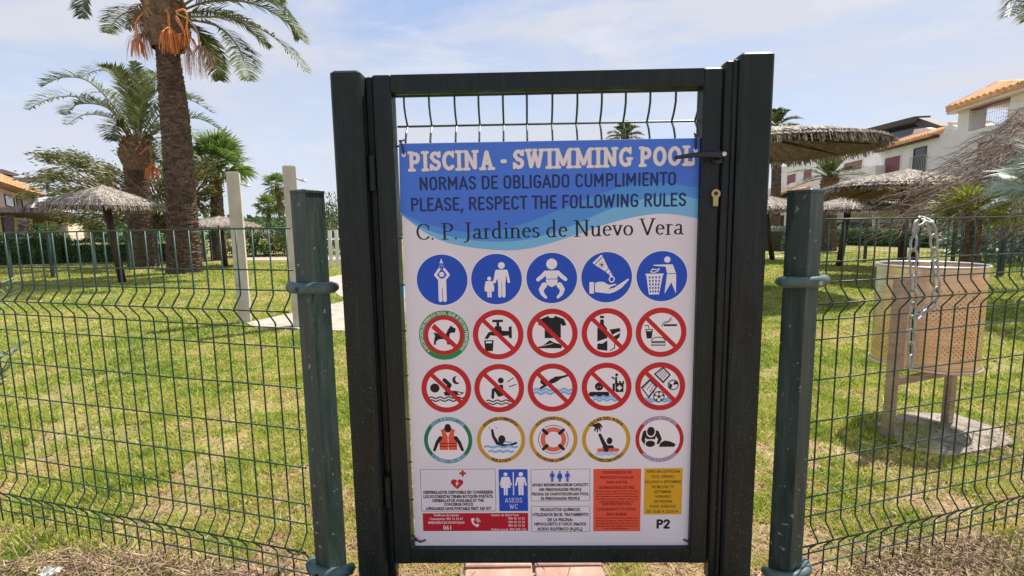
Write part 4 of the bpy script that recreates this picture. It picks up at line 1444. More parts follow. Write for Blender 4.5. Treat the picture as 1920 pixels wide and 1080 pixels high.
def d_buoy(F):
    F.ring(0, 0, .34, .53, 'skin')
    for a in (45, 135, 225, 315):
        c_, s_ = math.cos(math.radians(a)), math.sin(math.radians(a))
        F.line([(c_ * .38, s_ * .38), (c_ * .58, s_ * .58)], .075, 'black')
    for a in (0, 90, 180, 270): F.ring(0, 0, .60, .625, 'black', a - 34, a + 34, 10)


prev(1037.5, 824, 'gold', 'PROPORCIONAR FLOTACIÓN', 'PARA PREVENIR LA INMERSIÓN', d_buoy, 'yellow ring pictogram of a life buoy')


def d_rescue(F):
    F.poly([(-.54, .66), (-.30, .74), (-.18, .62), (-.16, .50), (-.20, .50), (-.24, .56), (-.22, .36), (-.26, .36), (-.32, .50), (-.34, .30), (-.38, .30), (-.40, .48), (-.46, .34), (-.50, .36), (-.48, .54), (-.60, .58)], 'black')
    F.line([(-.26, .20), (-.12, -.12), (-.02, -.30)], .065, 'black', .09); F.ell(.14, -.06, .12, .15, 'black'); F.line([(-.06, -.34), (.24, -.34)], .09, 'black')
    F.line([(-.30, -.46), (.48, -.46)], .075, 'orange'); F.poly([(-.08, -.54), (.08, -.54), (.12, -.36), (-.10, -.36)], 'black')
    for z in (-.58, -.66): F.wave(-.40, .46, z, .018, 3, .028, 'skyblue')


prev(1136.5, 824, 'gold', 'SACAR DEL AGUA', 'SOLO SI SABES CÓMO HACERLO', d_rescue, 'yellow ring pictogram of a hand reaching to a bather')


def d_cpr(F):
    F.poly([(-.02, -.34), (.04, -.16), (.22, -.06), (.44, -.10), (.68, -.22), (.62, -.34)], 'black')
    F.line([(-.60, .28), (-.68, -.02), (-.58, -.22)], .10, 'black', .05); F.line([(-.12, .28), (.02, .0), (-.06, -.18)], .10, 'black', .05)
    F.poly([(-.62, .38), (-.10, .38), (-.18, .0), (-.54, .0)], 'black'); F.ell(-.36, .32, .20, .24, 'white'); F.ell(-.36, .34, .16, .20, 'black'); F.ell(-.38, -.20, .24, .17, 'white'); F.ell(-.38, -.20, .20, .14, 'black')


prev(1236.5, 823.3, 'crimson', 'ASISTENCIA SANITARIA', 'SOLICITAR SI ES NECESARIO', d_cpr, 'red ring pictogram of first aid to a lying person', 'rose', 'skyblue')


# ---- information panels at the foot of the board
def rectpx(x0, y0, x1, y1):
    a, b_ = sp(x0, y1), sp(x1, y0)
    c_, d_ = sp(x1, y1), sp(x0, y0)
    return (a[0] + d_[0]) / 2, (b_[0] + c_[0]) / 2, (a[1] + c_[1]) / 2, (b_[1] + d_[1]) / 2


def lines(F, rows, c, bold=0.05):
    """rows: (text, x0px, x1px, baseline px, cap px)"""
    for body, xa, xb, yb, cp in rows:
        A, B = sp(xa, yb), sp(xb, yb)
        zc = (A[1] + B[1]) / 2
        put_text(F, body, A[0], zc, B[0], zc, sp(xa, yb - cp)[1] - A[1], c, bold, 1.05)


F = Film(); x0, x1, z0, z1 = rectpx(789, 879.5, 929.5, 958.5)
F.frame(x0, x1, z0, z1, 0.0012, 'black')
hx_, hz_ = sp(857, 906)
G = Film(hx_, hz_, 0.0215, base=F.y); G.b = F.b
for s_ in (-1, 1): G.disc(s_ * .46, .14, .50, 'crimson', 24)
G.poly([(-.93, .0), (-.6, .05), (.6, .05), (.93, .0), (.5, -.55), (0, -.98), (-.5, -.55)], 'crimson')
G.poly([(.22, .42), (-.28, -.06), (-.04, -.08), (-.22, -.56), (.28, .0), (.05, .04)], 'white')
cx_, cz_ = sp(867.5, 887.5)
G = Film(cx_, cz_, 0.011, base=F.y); G.b = F.b
G.rect(-1, 1, -.34, .34, 'crimson'); G.rect(-.34, .34, -1, 1, 'crimson')
lines(F, [('DESFIBRILADOR DISPONIBLE EN CONSERJERÍA', 794, 925, 925.5, 5.2), ('LOS SOCORRISTAS TIENEN BOTIQUÍN PORTÁTIL', 794, 925, 933.5, 5.2),
          ('DEFIBRILLATOR AVAILABLE AT THE', 811, 907, 941, 5), ('CONCIERGE OFICCE', 833, 887, 948, 5), ('LIFEGUARDS HAVE PORTABLE FIRST AID KIT', 799, 921, 956, 5)], 'black')
F.build('info_panel', sign, 'white framed panel with red heart about the defibrillator')
F = Film(); x0, x1, z0, z1 = rectpx(935.5, 879.8, 989.7, 958.2); F.rect(x0, x1, z0, z1, 'blue')
xa, za = sp(948.5, 928.5); h_ = sp(948.5, 885)[1] - za
G = Film(xa, za, 1, base=F.y); G.b = F.b
G.disc(0, h_ * .90, h_ * .08, 'white'); G.poly([(-h_ * .11, h_ * .79), (h_ * .11, h_ * .79), (h_ * .2, h_ * .32), (-h_ * .2, h_ * .32)], 'white')
for s_ in (-1, 1): G.line([(s_ * h_ * .13, h_ * .76), (s_ * h_ * .22, h_ * .45)], h_ * .03, 'white'); G.line([(s_ * h_ * .045, h_ * .34), (s_ * h_ * .045, h_ * .03)], h_ * .036, 'white')
xa2 = sp(977, 928.5)[0]
G = Film(xa2, za, 1, base=F.y); G.b = F.b; man(G, 0, 0, h_, 'white')
G = Film(sp(963, 928)[0], za, 1, base=F.y); G.b = F.b; G.rect(-.0018, .0018, 0, h_, 'white'); F.y = G.y
for tx_, xa_, xb_, yb_ in (('ASEOS', 947, 979, 942.5), ('WC', 955.5, 971, 954.3)):
    A_, B_ = sp(xa_, yb_), sp(xb_, yb_); din(F, tx_, A_, (B_[0], A_[1]), sp(xa_, yb_ - 9)[1] - A_[1], 'cream', .05)
F.build('info_panel', sign, 'blue toilets panel with a man and a woman')
F = Film(); x0, x1, z0, z1 = rectpx(793, 962, 990.3, 995.5); F.rect(x0, x1, z0, z1, 'crimson')
lines(F, [('Teléfonos de interés:', 813, 861, 967.8, 4), ('Conserjería: 950 13 32 67', 806, 868, 974.8, 4.2), ('EMERGENCIAS SANITARIAS', 803, 871, 982, 4.2), ('061', 831, 846, 993, 7.5),
          ('Centro de Salud Vera:', 921, 973, 967.5, 4), ('950 45 10 32', 953, 984, 974, 4), ('950 45 15 24', 953, 984, 980.7, 4), ('950 45 19 25', 953, 984, 987.3, 4), ('Policía Local: 950 393 141', 921, 986, 994.5, 4)], 'cream', 0.02)
pxx, pzz = sp(892, 979)
G = Film(pxx, pzz, 0.0195, base=F.y); G.b = F.b
G.line([(-.55, .62), (-.62, .2), (-.30, -.40), (.20, -.70)], .15, 'white'); G.line([(-.60, .55), (-.36, .50)], .20, 'white'); G.line([(.22, -.72), (.36, -.50)], .20, 'white')
for r_ in (.30, .52, .74): G.ring(-.02, -.02, r_, r_ + .10, 'white', 0, 85, 10)
F.build('info_panel', sign, 'red panel with a white telephone and phone numbers')
F = Film(); x0, x1, z0, z1 = rectpx(995.5, 879.4, 1106.3, 939.4); F.frame(x0, x1, z0, z1, 0.0012, 'black')
for i, xx in enumerate((1035.5, 1049.5, 1064)):
    xa, za = sp(xx, 903.5); h_ = sp(xx, 883)[1] - za
    G = Film(xa, za, 1, base=F.y); G.b = F.b; man(G, 0, 0, h_, 'blue')
    if i == 1: G.poly([(-h_ * .1, h_ * .7), (h_ * .1, h_ * .7), (h_ * .22, h_ * .3), (-h_ * .22, h_ * .3)], 'blue')
lines(F, [('AFORO MÁXIMO/MAXIMUM CAPACITY', 997.5, 1104, 911.5, 5), ('300 PERSONAS/300 PEOPLE', 1011, 1090, 920.3, 5), ('PISCINA DE CHAPOTEO/SPLASH POOL', 997.5, 1104, 928.7, 5), ('56 PERSONAS/56 PEOPLE', 1014, 1087, 937, 5)], 'black')
F.build('info_panel', sign, 'white framed panel of three blue figures and pool capacity')
F = Film(); x0, x1, z0, z1 = rectpx(996.5, 949, 1106.3, 997); F.frame(x0, x1, z0, z1, 0.0012, 'black')
lines(F, [('PRODUCTOS QUÍMICOS', 1013.5, 1087.5, 958, 5.2), ('UTILIZADOS EN EL TRATAMIENTO', 998.7, 1103.5, 967.5, 5.4), ('DE LA PISCINA:', 1026.5, 1074, 977, 5.2), ('HIPOCLORITO SÓDICO (NaClO)', 1002, 1099, 985, 5.2), ('ÁCIDO SULFÚRICO (H₂SO₄)', 1007.5, 1092, 994.3, 5.2)], 'black')
F.build('info_panel', sign, 'white framed panel about water treatment chemicals')
F = Film(); x0, x1, z0, z1 = rectpx(1112.4, 879, 1201.3, 996); F.rect(x0, x1, z0, z1, 'orange')
rows = [('CONVENIENCIA DE', 1129, 1184, 888, 4.8), ('PROTECCIÓN SOLAR', 1125, 1188, 897.5, 4.8), ('PARA EVITAR', 1137, 1177, 906.5, 4.8), ('QUEMADURAS DE PIEL', 1122, 1190, 916.3, 4.8),
        ('SUN PROTECTION', 1129, 1183, 947.5, 4.8), ('CONVENIENCE TO AVOID', 1119, 1192, 957, 4.8), ('SKIN BURNS', 1137, 1175, 966.5, 4.8)]
sm = ['Se recomienda no exponerse al sol en las horas', 'centrales del día y utilizar cremas de protección', 'solar adecuadas para cada tipo de piel. Beba agua', 'y protéjase con gorra, camiseta y gafas de sol', 'especialmente los niños.']
rows += [(s_, 1117 + (6 if i == 4 else 0), 1196 - (6 if i == 4 else 0), 922 + i * 4.9, 2.6) for i, s_ in enumerate(sm)]
sm = ['Avoid exposure to the sun in the central hours', 'of the day and use sun creams suited to your', 'own skin type. Drink water often and cover up', 'with a hat, a shirt and sunglasses, and take care', 'of children.']
rows += [(s_, 1117 + (16 if i == 4 else 0), 1196 - (16 if i == 4 else 0), 972.5 + i * 4.9, 2.6) for i, s_ in enumerate(sm)]
lines(F, rows, 'darkred')
F.build('info_panel', sign, 'orange panel about sun protection')
F = Film(); x0, x1, z0, z1 = rectpx(1207.3, 877.8, 1279, 964.6); F.rect(x0, x1, z0, z1, 'yellow')
lines(F, [('APERTURA DE PISCINA', 1212, 1275, 886.3, 5), ('POOL OPENING', 1222, 1264, 896, 5), ('DE JUNIO A SEPTIEMBRE', 1209.5, 1277, 905.8, 5), ('FROM JUNE TO', 1222, 1264, 915.3, 5), ('SEPTEMBER', 1226, 1259, 924.5, 5), ('HORARIO', 1229, 1258, 933.2, 5), ('DE PISCINA', 1226, 1261, 942.5, 5), ('POOL SHEDULE', 1219, 1267, 951.7, 5), ('DE 10.00 A 22.00 H.', 1212, 1273, 961.5, 5)], 'black', 0.02)
F.build('info_panel', sign, 'yellow panel with the pool opening dates and hours')
F = Film(base=0.0001); A_, B_ = sp(1231, 990.5), sp(1254, 990.5); din(F, 'P2', A_, (B_[0], A_[1]), sp(1231, 974.5)[1] - A_[1], 'black', .13); F.build('lettering', sign, 'black P2 under the yellow panel')
# cable ties through four eyelets
for (ex, ey), pts in (((757, 290.5), [(757, 290), (756, 278), (752, 266), (757, 262)]), ((1304, 282), [(1304, 281), (1304, 268), (1303, 255), (1303, 250)]),
                      ((799, 1011.5), [(799, 1011), (789, 1014), (780, 1009), (776, 1006)]), ((1279, 1010.5), [(1280, 1010.5), (1288, 1013), (1296, 1009), (1300, 1003)])):
    x, z = sp(ex, ey)
    b = MB(); b.ring((x, SD - .0012, z), 0.0052, 0.0016, (0, 1, 0), 14, 6); b.tube([(x, SD - .0013, z), (x, SD - .0018, z)], 0.0045, 10); b.build('eyelet', INKM[0], sign)
    b = MB(); P_ = [sp(*p) for p in pts]
    b.tube([(P_[0][0], SD - .002, P_[0][1])] + [(p[0], SD - .007, p[1]) for p in P_[1:-1]] + [(P_[-1][0], SD + .004, P_[-1][1])], 0.0028, 6)
    b.box(P_[2][0] - .004, P_[2][0] + .004, SD - .011, SD - .004, P_[2][1] - .004, P_[2][1] + .004)
    b.build('cable_tie', M['black'], sign)

# ------------------------------------------------------------------ green wire fences either side of the gate
FOLD_Z = (1.017, 0.180)
HZ = (1.287, 1.150, 1.082, 1.017, 0.957, 0.891, 0.752, 0.606, 0.470, 0.334, 0.262, 0.180, 0.122, 0.072)


def fence_panel(p0, p1, label, seed):
    rr = random.Random(seed)
    p0, p1 = Vector(p0), Vector(p1)
    d = (p1 - p0).normalized()
    n = Vector((d.y, -d.x, 0))
    if n.y > 0: n = -n
    ln = (p1 - p0).length
    t = thing('mesh_fence', label, 'fence', (p0.x, p0.y, 0), 'green wire fence panels beside the gate')
    A = 0.034
    k = 0
    s = 0.022
    while s < ln:
        c = p0 + d * s
        j = rr.uniform(-.0012, .0012)
        pts = [(c.x + d.x * j, c.y + d.y * j, 1.289)]
        for fz in FOLD_Z:
            for dz, a in ((0.050, 0), (0.044, .06), (0.006, .92), (0, 1), (-0.006, .92), (-0.044, .06), (-0.050, 0)):
                q_ = c + n * A * a
                pts.append((q_.x, q_.y, fz + dz))
        pts.append((c.x + n.x * 0, c.y, 0.018))
        b = MB(); b.tube(pts, 0.0027, 6)
        o = b.build('vertical_wire', M['wire'], t, smooth=True)
        s += 0.0672; k += 1
    for z in HZ:
        a = A + .0045 if z in FOLD_Z else (A * .0 + .0045)
        u0, u1 = p0 + n * a, p1 + n * a
        m_ = [u0 + (u1 - u0) * (i / 8) for i in range(9)]
        b = MB(); b.tube([(v.x, v.y, z + rr.uniform(-.0012, .0012)) for v in m_], 0.0028, 6)
        b.build('horizontal_wire', M['wire'], t, smooth=True)
    return t


fence_panel((-.712, 1.618, 0), (-2.95, 2.262, 0), 'green wire mesh fence panel running from the left green post past the showers', 1)
fence_panel((.948, 1.600, 0), (3.55, 2.326, 0), 'green wire mesh fence panel on which the steel chain hangs, before the litter bin', 2)


def fence_post(px, pyref, y, s, yaw, ztop, d, label):
    c = at(px, pyref, y)
    t = thing('fence_post', label, 'fence post', (c.x, c.y, 0), 'square green posts at the gate')
    Mx = Matrix.Translation((c.x, c.y, 0)) @ Matrix.Rotation(yaw, 4, 'Z')
    b = MB(); b.box(-s / 2, s / 2, -s / 2, s / 2, 0.098, ztop - 0.011, M=Mx); b.build('post_tube', M['post'], t)
    b = MB(); b.box(-s / 2 + .001, s / 2 - .001, -s / 2 + .001, s / 2 - .001, 0, 0.0978, M=Mx); b.build('post_foot', M['primer'], t)
    b = MB(); b.box(-s / 2 - .0025, s / 2 + .0025, -s / 2 - .0025, s / 2 + .0025, ztop - 0.0108, ztop, M=Mx, bev=0.003); b.build('cap', M['post'], t)
    d = Vector(d).normalized()
    n = Vector((d.y, -d.x, 0))
    if n.y > 0: n = -n
    for z, tl in ((1.097, 0.0), (0.122, 0.0)):
        pts = []
        for i in range(15):
            a = math.pi * i / 14
            q_ = c + d * math.cos(a) * 0.078 + n * (math.sin(a) ** .8) * 0.058 - n * 0.012
            pts.append((q_.x, q_.y, z + tl * math.cos(a)))
        b = MB(); b.tube(pts, [0.013] + [0.0195] * 13 + [0.013], 12, flat=0.85)
        o = b.build('clamp', M['clamp'], t, smooth=True)
        q_ = c + n * (0.046 + 0.0125) + d * 0.012
        b = MB(); b.tube([(q_.x - n.x * .004, q_.y - n.y * .004, z - .002), (q_.x + n.x * .0045, q_.y + n.y * .0045, z - .002)], 0.008, 10); b.build('bolt', M['galv'] if px > 900 else M['black'], o)


fence_post(585, 500, 1.60, 0.0715, math.radians(-30), 1.405, (-.961, .276, 0), 'square green post left of the gate where the left fence panel ends')
fence_post(1503, 500, 1.55, 0.0725, math.radians(31), 1.379, (.963, .268, 0), 'square green post right of the gate where the right fence panel ends')


# ------------------------------------------------------------------ chain
def chain():
    pp = [(1707, 692), (1709, 640), (1711, 585), (1713, 525), (1712, 465), (1716, 428), (1730, 409), (1744, 416), (1751, 450), (1754, 495), (1757, 540), (1752, 566), (1734, 585), (1712, 603)]
    p0, d = Vector((.948, 1.6, 0)), Vector((.963, .268, 0)).normalized()
    n = Vector((d.y, -d.x, 0))
    P = []
    for i, (x, y) in enumerate(pp):
        off = 0.024 if i not in (6,) else 0.0
        if i > 6: off = 0.03
        P.append(onplane(x, y, p0 + n * off, n))
    P = [Vector(v) for v in P]
    t = thing('steel_chain', 'galvanised steel chain hung over the top wire of the right fence panel', 'chain', tuple(P[0]))
    # resample
    seg = [0]
    for a, b_ in zip(P, P[1:]): seg.append(seg[-1] + (b_ - a).length)
    step = 0.047
    k = 0
    s = step / 2
    while s < seg[-1]:
        i = max(j for j in range(len(seg)) if seg[j] <= s); i = min(i, len(P) - 2)
        u_ = (s - seg[i]) / (seg[i + 1] - seg[i])
        c = P[i].lerp(P[i + 1], u_)
        T = (P[i + 1] - P[i]).normalized()
        side = (n if k % 2 else d).copy()
        side = (side + d * random.uniform(-.35, .35) + n * random.uniform(-.35, .35))
        ax = T.cross(side).normalized()
        b = MB(); b.ring(c, 0.013, 0.004, ax, 20, 7, sx=2.1, u=T)
        b.build('link', M['galv'], t, smooth=True)
        s += step; k += 1


chain()


# ------------------------------------------------------------------ litter bin
def litter_bin():
    cx, cy = 2.56, 3.02
    R_, z0, z1 = 0.265, 0.405, 1.005
    t = thing('litter_bin', 'round perforated steel litter bin on two square legs behind the right fence', 'litter bin', (cx, cy, 0))
    b = MB()
    N, rows = 124, 28
    zb0, zb1 = z0 + 0.07, z1 - 0.12
    dz = (zb1 - zb0) / rows

    def cp(a, z): return (cx + R_ * math.cos(a), cy + R_ * math.sin(a), z)
    vs, fs = [], []
    for i in range(N):
        a0, a1 = 2 * math.pi * i / N, 2 * math.pi * (i + 1) / N
        am = (a0 + a1) / 2
        b.add([cp(a0, z0), cp(a1, z0), cp(a1, zb0), cp(a0, zb0)], [(0, 1, 2, 3)])
        b.add([cp(a0, zb1), cp(a1, zb1), cp(a1, z1), cp(a0, z1)], [(0, 1, 2, 3)])
        for r_ in range(rows):
            za, zb = zb0 + dz * r_, zb0 + dz * (r_ + 1)
            zm = (za + zb) / 2
            blocked = (i % 31) < 2
            if blocked or (i + r_) % 2:
                b.add([cp(a0, za), cp(a1, za), cp(a1, zb), cp(a0, zb)], [(0, 1, 2, 3)])
                continue
            h = 0.47
            q_ = [cp(a0, za), cp(a1, za), cp(a1, zb), cp(a0, zb), cp(am, zm - dz * h), cp(am + (a1 - a0) * h, zm), cp(am, zm + dz * h), cp(am - (a1 - a0) * h, zm)]
            b.add(q_, [(0, 1, 5, 4), (1, 2, 6, 5), (2, 3, 7, 6), (3, 0, 4, 7)])
    body = b.build('perforated_drum', M['bin'], t)
    body.data.polygons.foreach_set('use_smooth', [True] * len(body.data.polygons))
    b = MB(); b.ring((cx, cy, z1 + .004), R_ + .004, 0.008, (0, 0, 1), 64, 8); b.build('rim', M['bright'], t, smooth=True)
    b = MB(); b.ring((cx, cy, z0), R_ + .012, 0.008, (0, 0, 1), 64, 6); b.build('bottom_rim', M['bin'], t, smooth=True)
    b = MB(); b.tube([(cx, cy, z0 - .002), (cx, cy, z0 + .004)], R_ - .002, 48); b.build('bottom', M['bin'], t)
    l0, l1 = gnd(1664, 818, 0.02), gnd(1775, 792, 0.02)
    ax = (l1 - l0).normalized()
    for i, (p, zt) in enumerate(((l0, 0.96), (l1, 0.42))):
        b = MB()
        Mx = Matrix.Translation((p.x, p.y, 0)) @ Matrix.Rotation(math.atan2(ax.y, ax.x), 4, 'Z')
        b.box(-.027, .027, -.022, .022, 0.02, zt, M=Mx, bev=0.004)
        if i == 0:
            b.box(.034, .075, -.012, .018, 0.42, zt - .004, M=Mx, bev=0.003)
        b.build('leg', M['binleg'], t)
    b = MB()
    Mx = Matrix.Translation((l0.x, l0.y, 0)) @ Matrix.Rotation(math.atan2(ax.y, ax.x), 4, 'Z')
    b.box(.028, (l1 - l0).length - .028, -.015, .015, 0.33, 0.37, M=Mx); b.build('crossbar', M['binleg'], t)
    pad = [gnd(*p) for p in ((1640, 800), (1700, 848), (1775, 862), (1905, 838), (1880, 812), (1790, 782), (1700, 778))]
    polysheet('concrete_pad', pad, 0.022, M['concrete'], 0.05)


litter_bin()


# ------------------------------------------------------------------ shower columns
def shower(px_base, py_base, ytop_px, xtop, wpx, label, Y=None):
    if Y is None:
        p = gnd(px_base, py_base); Y = p.y
    else:
        p = at(px_base, py_base, Y)
    top = at(xtop, ytop_px, Y)
    t = thing('shower_column', label, 'shower', (p.x, p.y, 0), 'cream shower columns on the lawn')
    w_ = wpx * Y / FPX / 1.30
    Mx = Matrix.Translation((p.x, p.y, 0)) @ Matrix.Rotation(math.radians(22), 4, 'Z')
    b = MB(); b.box(-w_ / 2, w_ / 2, -w_ / 2, w_ / 2, 0, top.z - .01, M=Mx); b.build('pillar', M['column'], t)
    b = MB(); b.box(-w_ / 2 + .012, w_ / 2 - .012, -w_ / 2 + .012, w_ / 2 - .012, top.z - .0098, top.z + .004, M=Mx); b.build('cap', M['column'], t)
    b = MB()
    zz = top.z - 0.17
    b.tube([(p.x + w_ * .5, p.y + .02, zz + .02), (p.x + w_ * .8, p.y + .02, zz), (p.x + w_ * 1.15, p.y + .02, zz - .005)], 0.012, 8)
    b.tube([(p.x + w_ * 1.15, p.y + .02, zz + .012), (p.x + w_ * 1.17, p.y + .02, zz - .02)], [0.014, 0.042], 12)
    b.build('shower_head', M['galv'], t, smooth=False)
    b = MB(); b.tube([(p.x - .02, p.y - w_ * .72, 0.55), (p.x - .02, p.y - w_ * .62, 0.55)], 0.02, 12); b.build('push_button', M['galv'], t)


shower(460, 604, 323, 437, 27, 'cream square shower column standing clear on the lawn')
shower(562, 604, 312, 546, 29, 'cream square shower column half hidden behind the left green post', 6.5)


# ------------------------------------------------------------------ vegetation helpers
def leaf_cloud(name, P, L_, Wd, m, parent=None, kind=None, dirs=None, tone=None, seed=1):
    """P (n,3) centres; one pointed four-cornered leaf each"""
    r = np.random.default_rng(seed)
    n = len(P)
    if dirs is None:
        dirs = r.normal(size=(n, 3))
    dirs = dirs / (np.linalg.norm(dirs, axis=1, keepdims=True) + 1e-9)
    o = r.normal(size=(n, 3))
    s = np.cross(dirs, o); s /= (np.linalg.norm(s, axis=1, keepdims=True) + 1e-9)
    l = L_ * (0.6 + 0.8 * r.random((n, 1))); w_ = Wd * (0.6 + 0.8 * r.random((n, 1)))
    V = np.zeros((n, 4, 3))
    V[:, 0] = P - dirs * l / 2; V[:, 1] = P + s * w_ / 2; V[:, 2] = P + dirs * l / 2; V[:, 3] = P - s * w_ / 2
    return fastmesh(name, V.reshape(-1, 3), 4, m, parent=parent, tone=r.random(n) if tone is None else tone, kind=kind)


def hedge(name, p0, p1, wid, h, n, m, label, cat='hedge', leaf=0.09, seed=1, group=None):
    p0, p1 = Vector((p0[0], p0[1], 0)), Vector((p1[0], p1[1], 0))
    d = (p1 - p0); ln = d.length; d.normalize(); nn = Vector((-d.y, d.x, 0))
    t = thing(name, label, cat, tuple(p0), group)
    r = np.random.default_rng(seed)
    s = r.random(n) * ln
    face = r.random(n)
    hh = h * (0.86 + 0.14 * vnoise(s, s * 0, 0.8, seed)) * (1 + 0.05 * np.sin(s * 2.1))
    q_ = (r.random(n) - .5) * wid; z = r.random(n) * hh
    side = face < 0.6
    q_ = np.where(side, np.where(r.random(n) < .8, -wid / 2, wid / 2) + r.normal(0, .06, n), q_)
    z = np.where(side, z, hh + r.normal(0, .05, n))
    P = np.stack([p0.x + d.x * s + nn.x * q_, p0.y + d.y * s + nn.y * q_, z], 1)
    leaf_cloud('foliage', P, leaf, leaf * .5, m, t, 'stuff', seed=seed)
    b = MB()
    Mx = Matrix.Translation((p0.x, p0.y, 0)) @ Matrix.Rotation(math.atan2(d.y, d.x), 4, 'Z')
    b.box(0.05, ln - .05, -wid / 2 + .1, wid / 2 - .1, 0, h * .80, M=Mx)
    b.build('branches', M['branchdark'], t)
    return t


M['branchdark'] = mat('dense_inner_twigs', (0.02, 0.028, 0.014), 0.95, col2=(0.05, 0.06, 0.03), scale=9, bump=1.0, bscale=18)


def resample(P, n):
    P = [Vector(p) for p in P]
    # Catmull-Rom through the points
    out = []
    m = len(P) - 1
    for k in range(n + 1):
        u = k / n * m
        i = min(int(u), m - 1); t_ = u - i
        p0, p1, p2, p3 = P[max(i - 1, 0)], P[i], P[i + 1], P[min(i + 2, m)]
        out.append(0.5 * ((2 * p1) + (p2 - p0) * t_ + (2 * p0 - 5 * p1 + 4 * p2 - p3) * t_ ** 2 + (3 * p1 - p0 - 3 * p2 + p3) * t_ ** 3))
    return out


def frond(parent, P, ll, nl, m, rr=0.02, droop=0.35, vee=0.35, seed=0, bare=0.16, wd=0.022, name='frond'):
    """a feather leaf: stalk through P, nl leaflets a side"""
    rg = random.Random(seed)
    n = 22
    C_ = resample(P, n)
    b = MB()
    b.tube(C_, [rr * (1 - .85 * i / n) for i in range(n + 1)], 5, tone=.5)
    b.m = [1] * len(b.f)
    zup = Vector((0, 0, 1))
    for k in range(nl):
        u = bare + (1 - bare) * (k + rg.random() * .5) / nl
        x = u * n; i = min(int(x), n - 1)
        c = C_[i].lerp(C_[i + 1], x - i)
        T = (C_[i + 1] - C_[i]).normalized()
        S = T.cross(zup)
        if S.length < .2: S = T.cross(Vector((0, 1, 0)))
        S.normalize(); N_ = S.cross(T).normalized()
        env = math.sin(math.pi * min(1, (u - bare) / (1 - bare) * .86 + .14)) ** .55
        for sgn in (-1, 1):
            L_ = ll * env * rg.uniform(.8, 1.1)
            d = (T * rg.uniform(.55, .8) + S * sgn * rg.uniform(.65, .9) + N_ * vee * rg.uniform(.4, 1.3)).normalized()
            mid = c + d * L_ * .5
            tip = c + d * L_ - zup * L_ * droop * rg.uniform(.4, 1.2)
            wv = d.cross(N_).normalized() * wd * .5
            b.add([c - wv * .6, mid - wv - zup * L_ * droop * .12, tip, mid + wv - zup * L_ * droop * .12, c + wv * .6], [(0, 1, 2, 3, 4)], 0, rg.random())
    return b.build(name, [m, M['rachis']], parent, tone=True)


def palm_trunk(parent, P, radii, name='trunk', boots=12, step=0.10, seed=1, mt=None, lump=0.05):
    rg = random.Random(seed)
    n = max(12, int((Vector(P[-1]) - Vector(P[0])).length / 0.06))
    C_ = resample(P, n)
    m_ = len(radii) - 1

    def rad(u):
        x = u * m_; i = min(int(x), m_ - 1); return radii[i] + (radii[i + 1] - radii[i]) * (x - i)
    b = MB()
    k = 18
    vs, fs = [], []
    for i, c in enumerate(C_):
        R_ = rad(i / n)
        for j in range(k):
            a = 2 * math.pi * j / k
            rj = R_ * (1 + lump * rg.uniform(-1, 1) + lump * .8 * (i % 2))
            vs.append((c.x + rj * math.cos(a), c.y + rj * math.sin(a), c.z))
    for i in range(n):
        for j in range(k):
            fs.append((i * k + j, i * k + (j + 1) % k, (i + 1) * k + (j + 1) % k, (i + 1) * k + j))
    b.add(vs, fs, 0, 0.45)
    b.t = [rg.random() for _ in b.f]
    tr_ = b.build(name, mt or M['trunk'], parent, tone=True)
    if boots:
        b = MB()
        ln = (C_[-1] - C_[0]).length
        rows = int(ln / step)
        for i in range(rows):
            u = (i + .5) / rows
            x = u * n; q_ = min(int(x), n - 1); c = C_[q_].lerp(C_[q_ + 1], x - q_)
            R_ = rad(u)
            for j in range(boots):
                a = 2 * math.pi * (j + (i % 2) * .5 + rg.uniform(-.12, .12)) / boots
                ca, sa = math.cos(a), math.sin(a)
                hw = math.pi * R_ / boots * 1.05
                out = R_ * 0.05 + 0.012 * rg.random() + lump * .35 * R_
                h = step * rg.uniform(.6, 1.5)
                jz = rg.uniform(-.4, .4) * step
                def pt(r_, s_, dz): return (c.x + r_ * ca - s_ * sa, c.y + r_ * sa + s_ * ca, c.z + dz + jz)
                b.add([pt(R_ * .97, -hw, -h * .5), pt(R_ * .97, hw, -h * .5), pt(R_ + out, hw * .75, h * .42), pt(R_ + out, -hw * .75, h * .42), pt(R_ * .97, -hw * .6, h * .55), pt(R_ * .97, hw * .6, h * .55)],
                      [(0, 1, 2, 3), (3, 2, 5, 4), (0, 3, 4), (1, 5, 2)], 0, rg.random())
        o = b.build('leaf_scars', mt or M['trunk'], parent, tone=True)
        o['kind'] = 'stuff'
    return C_


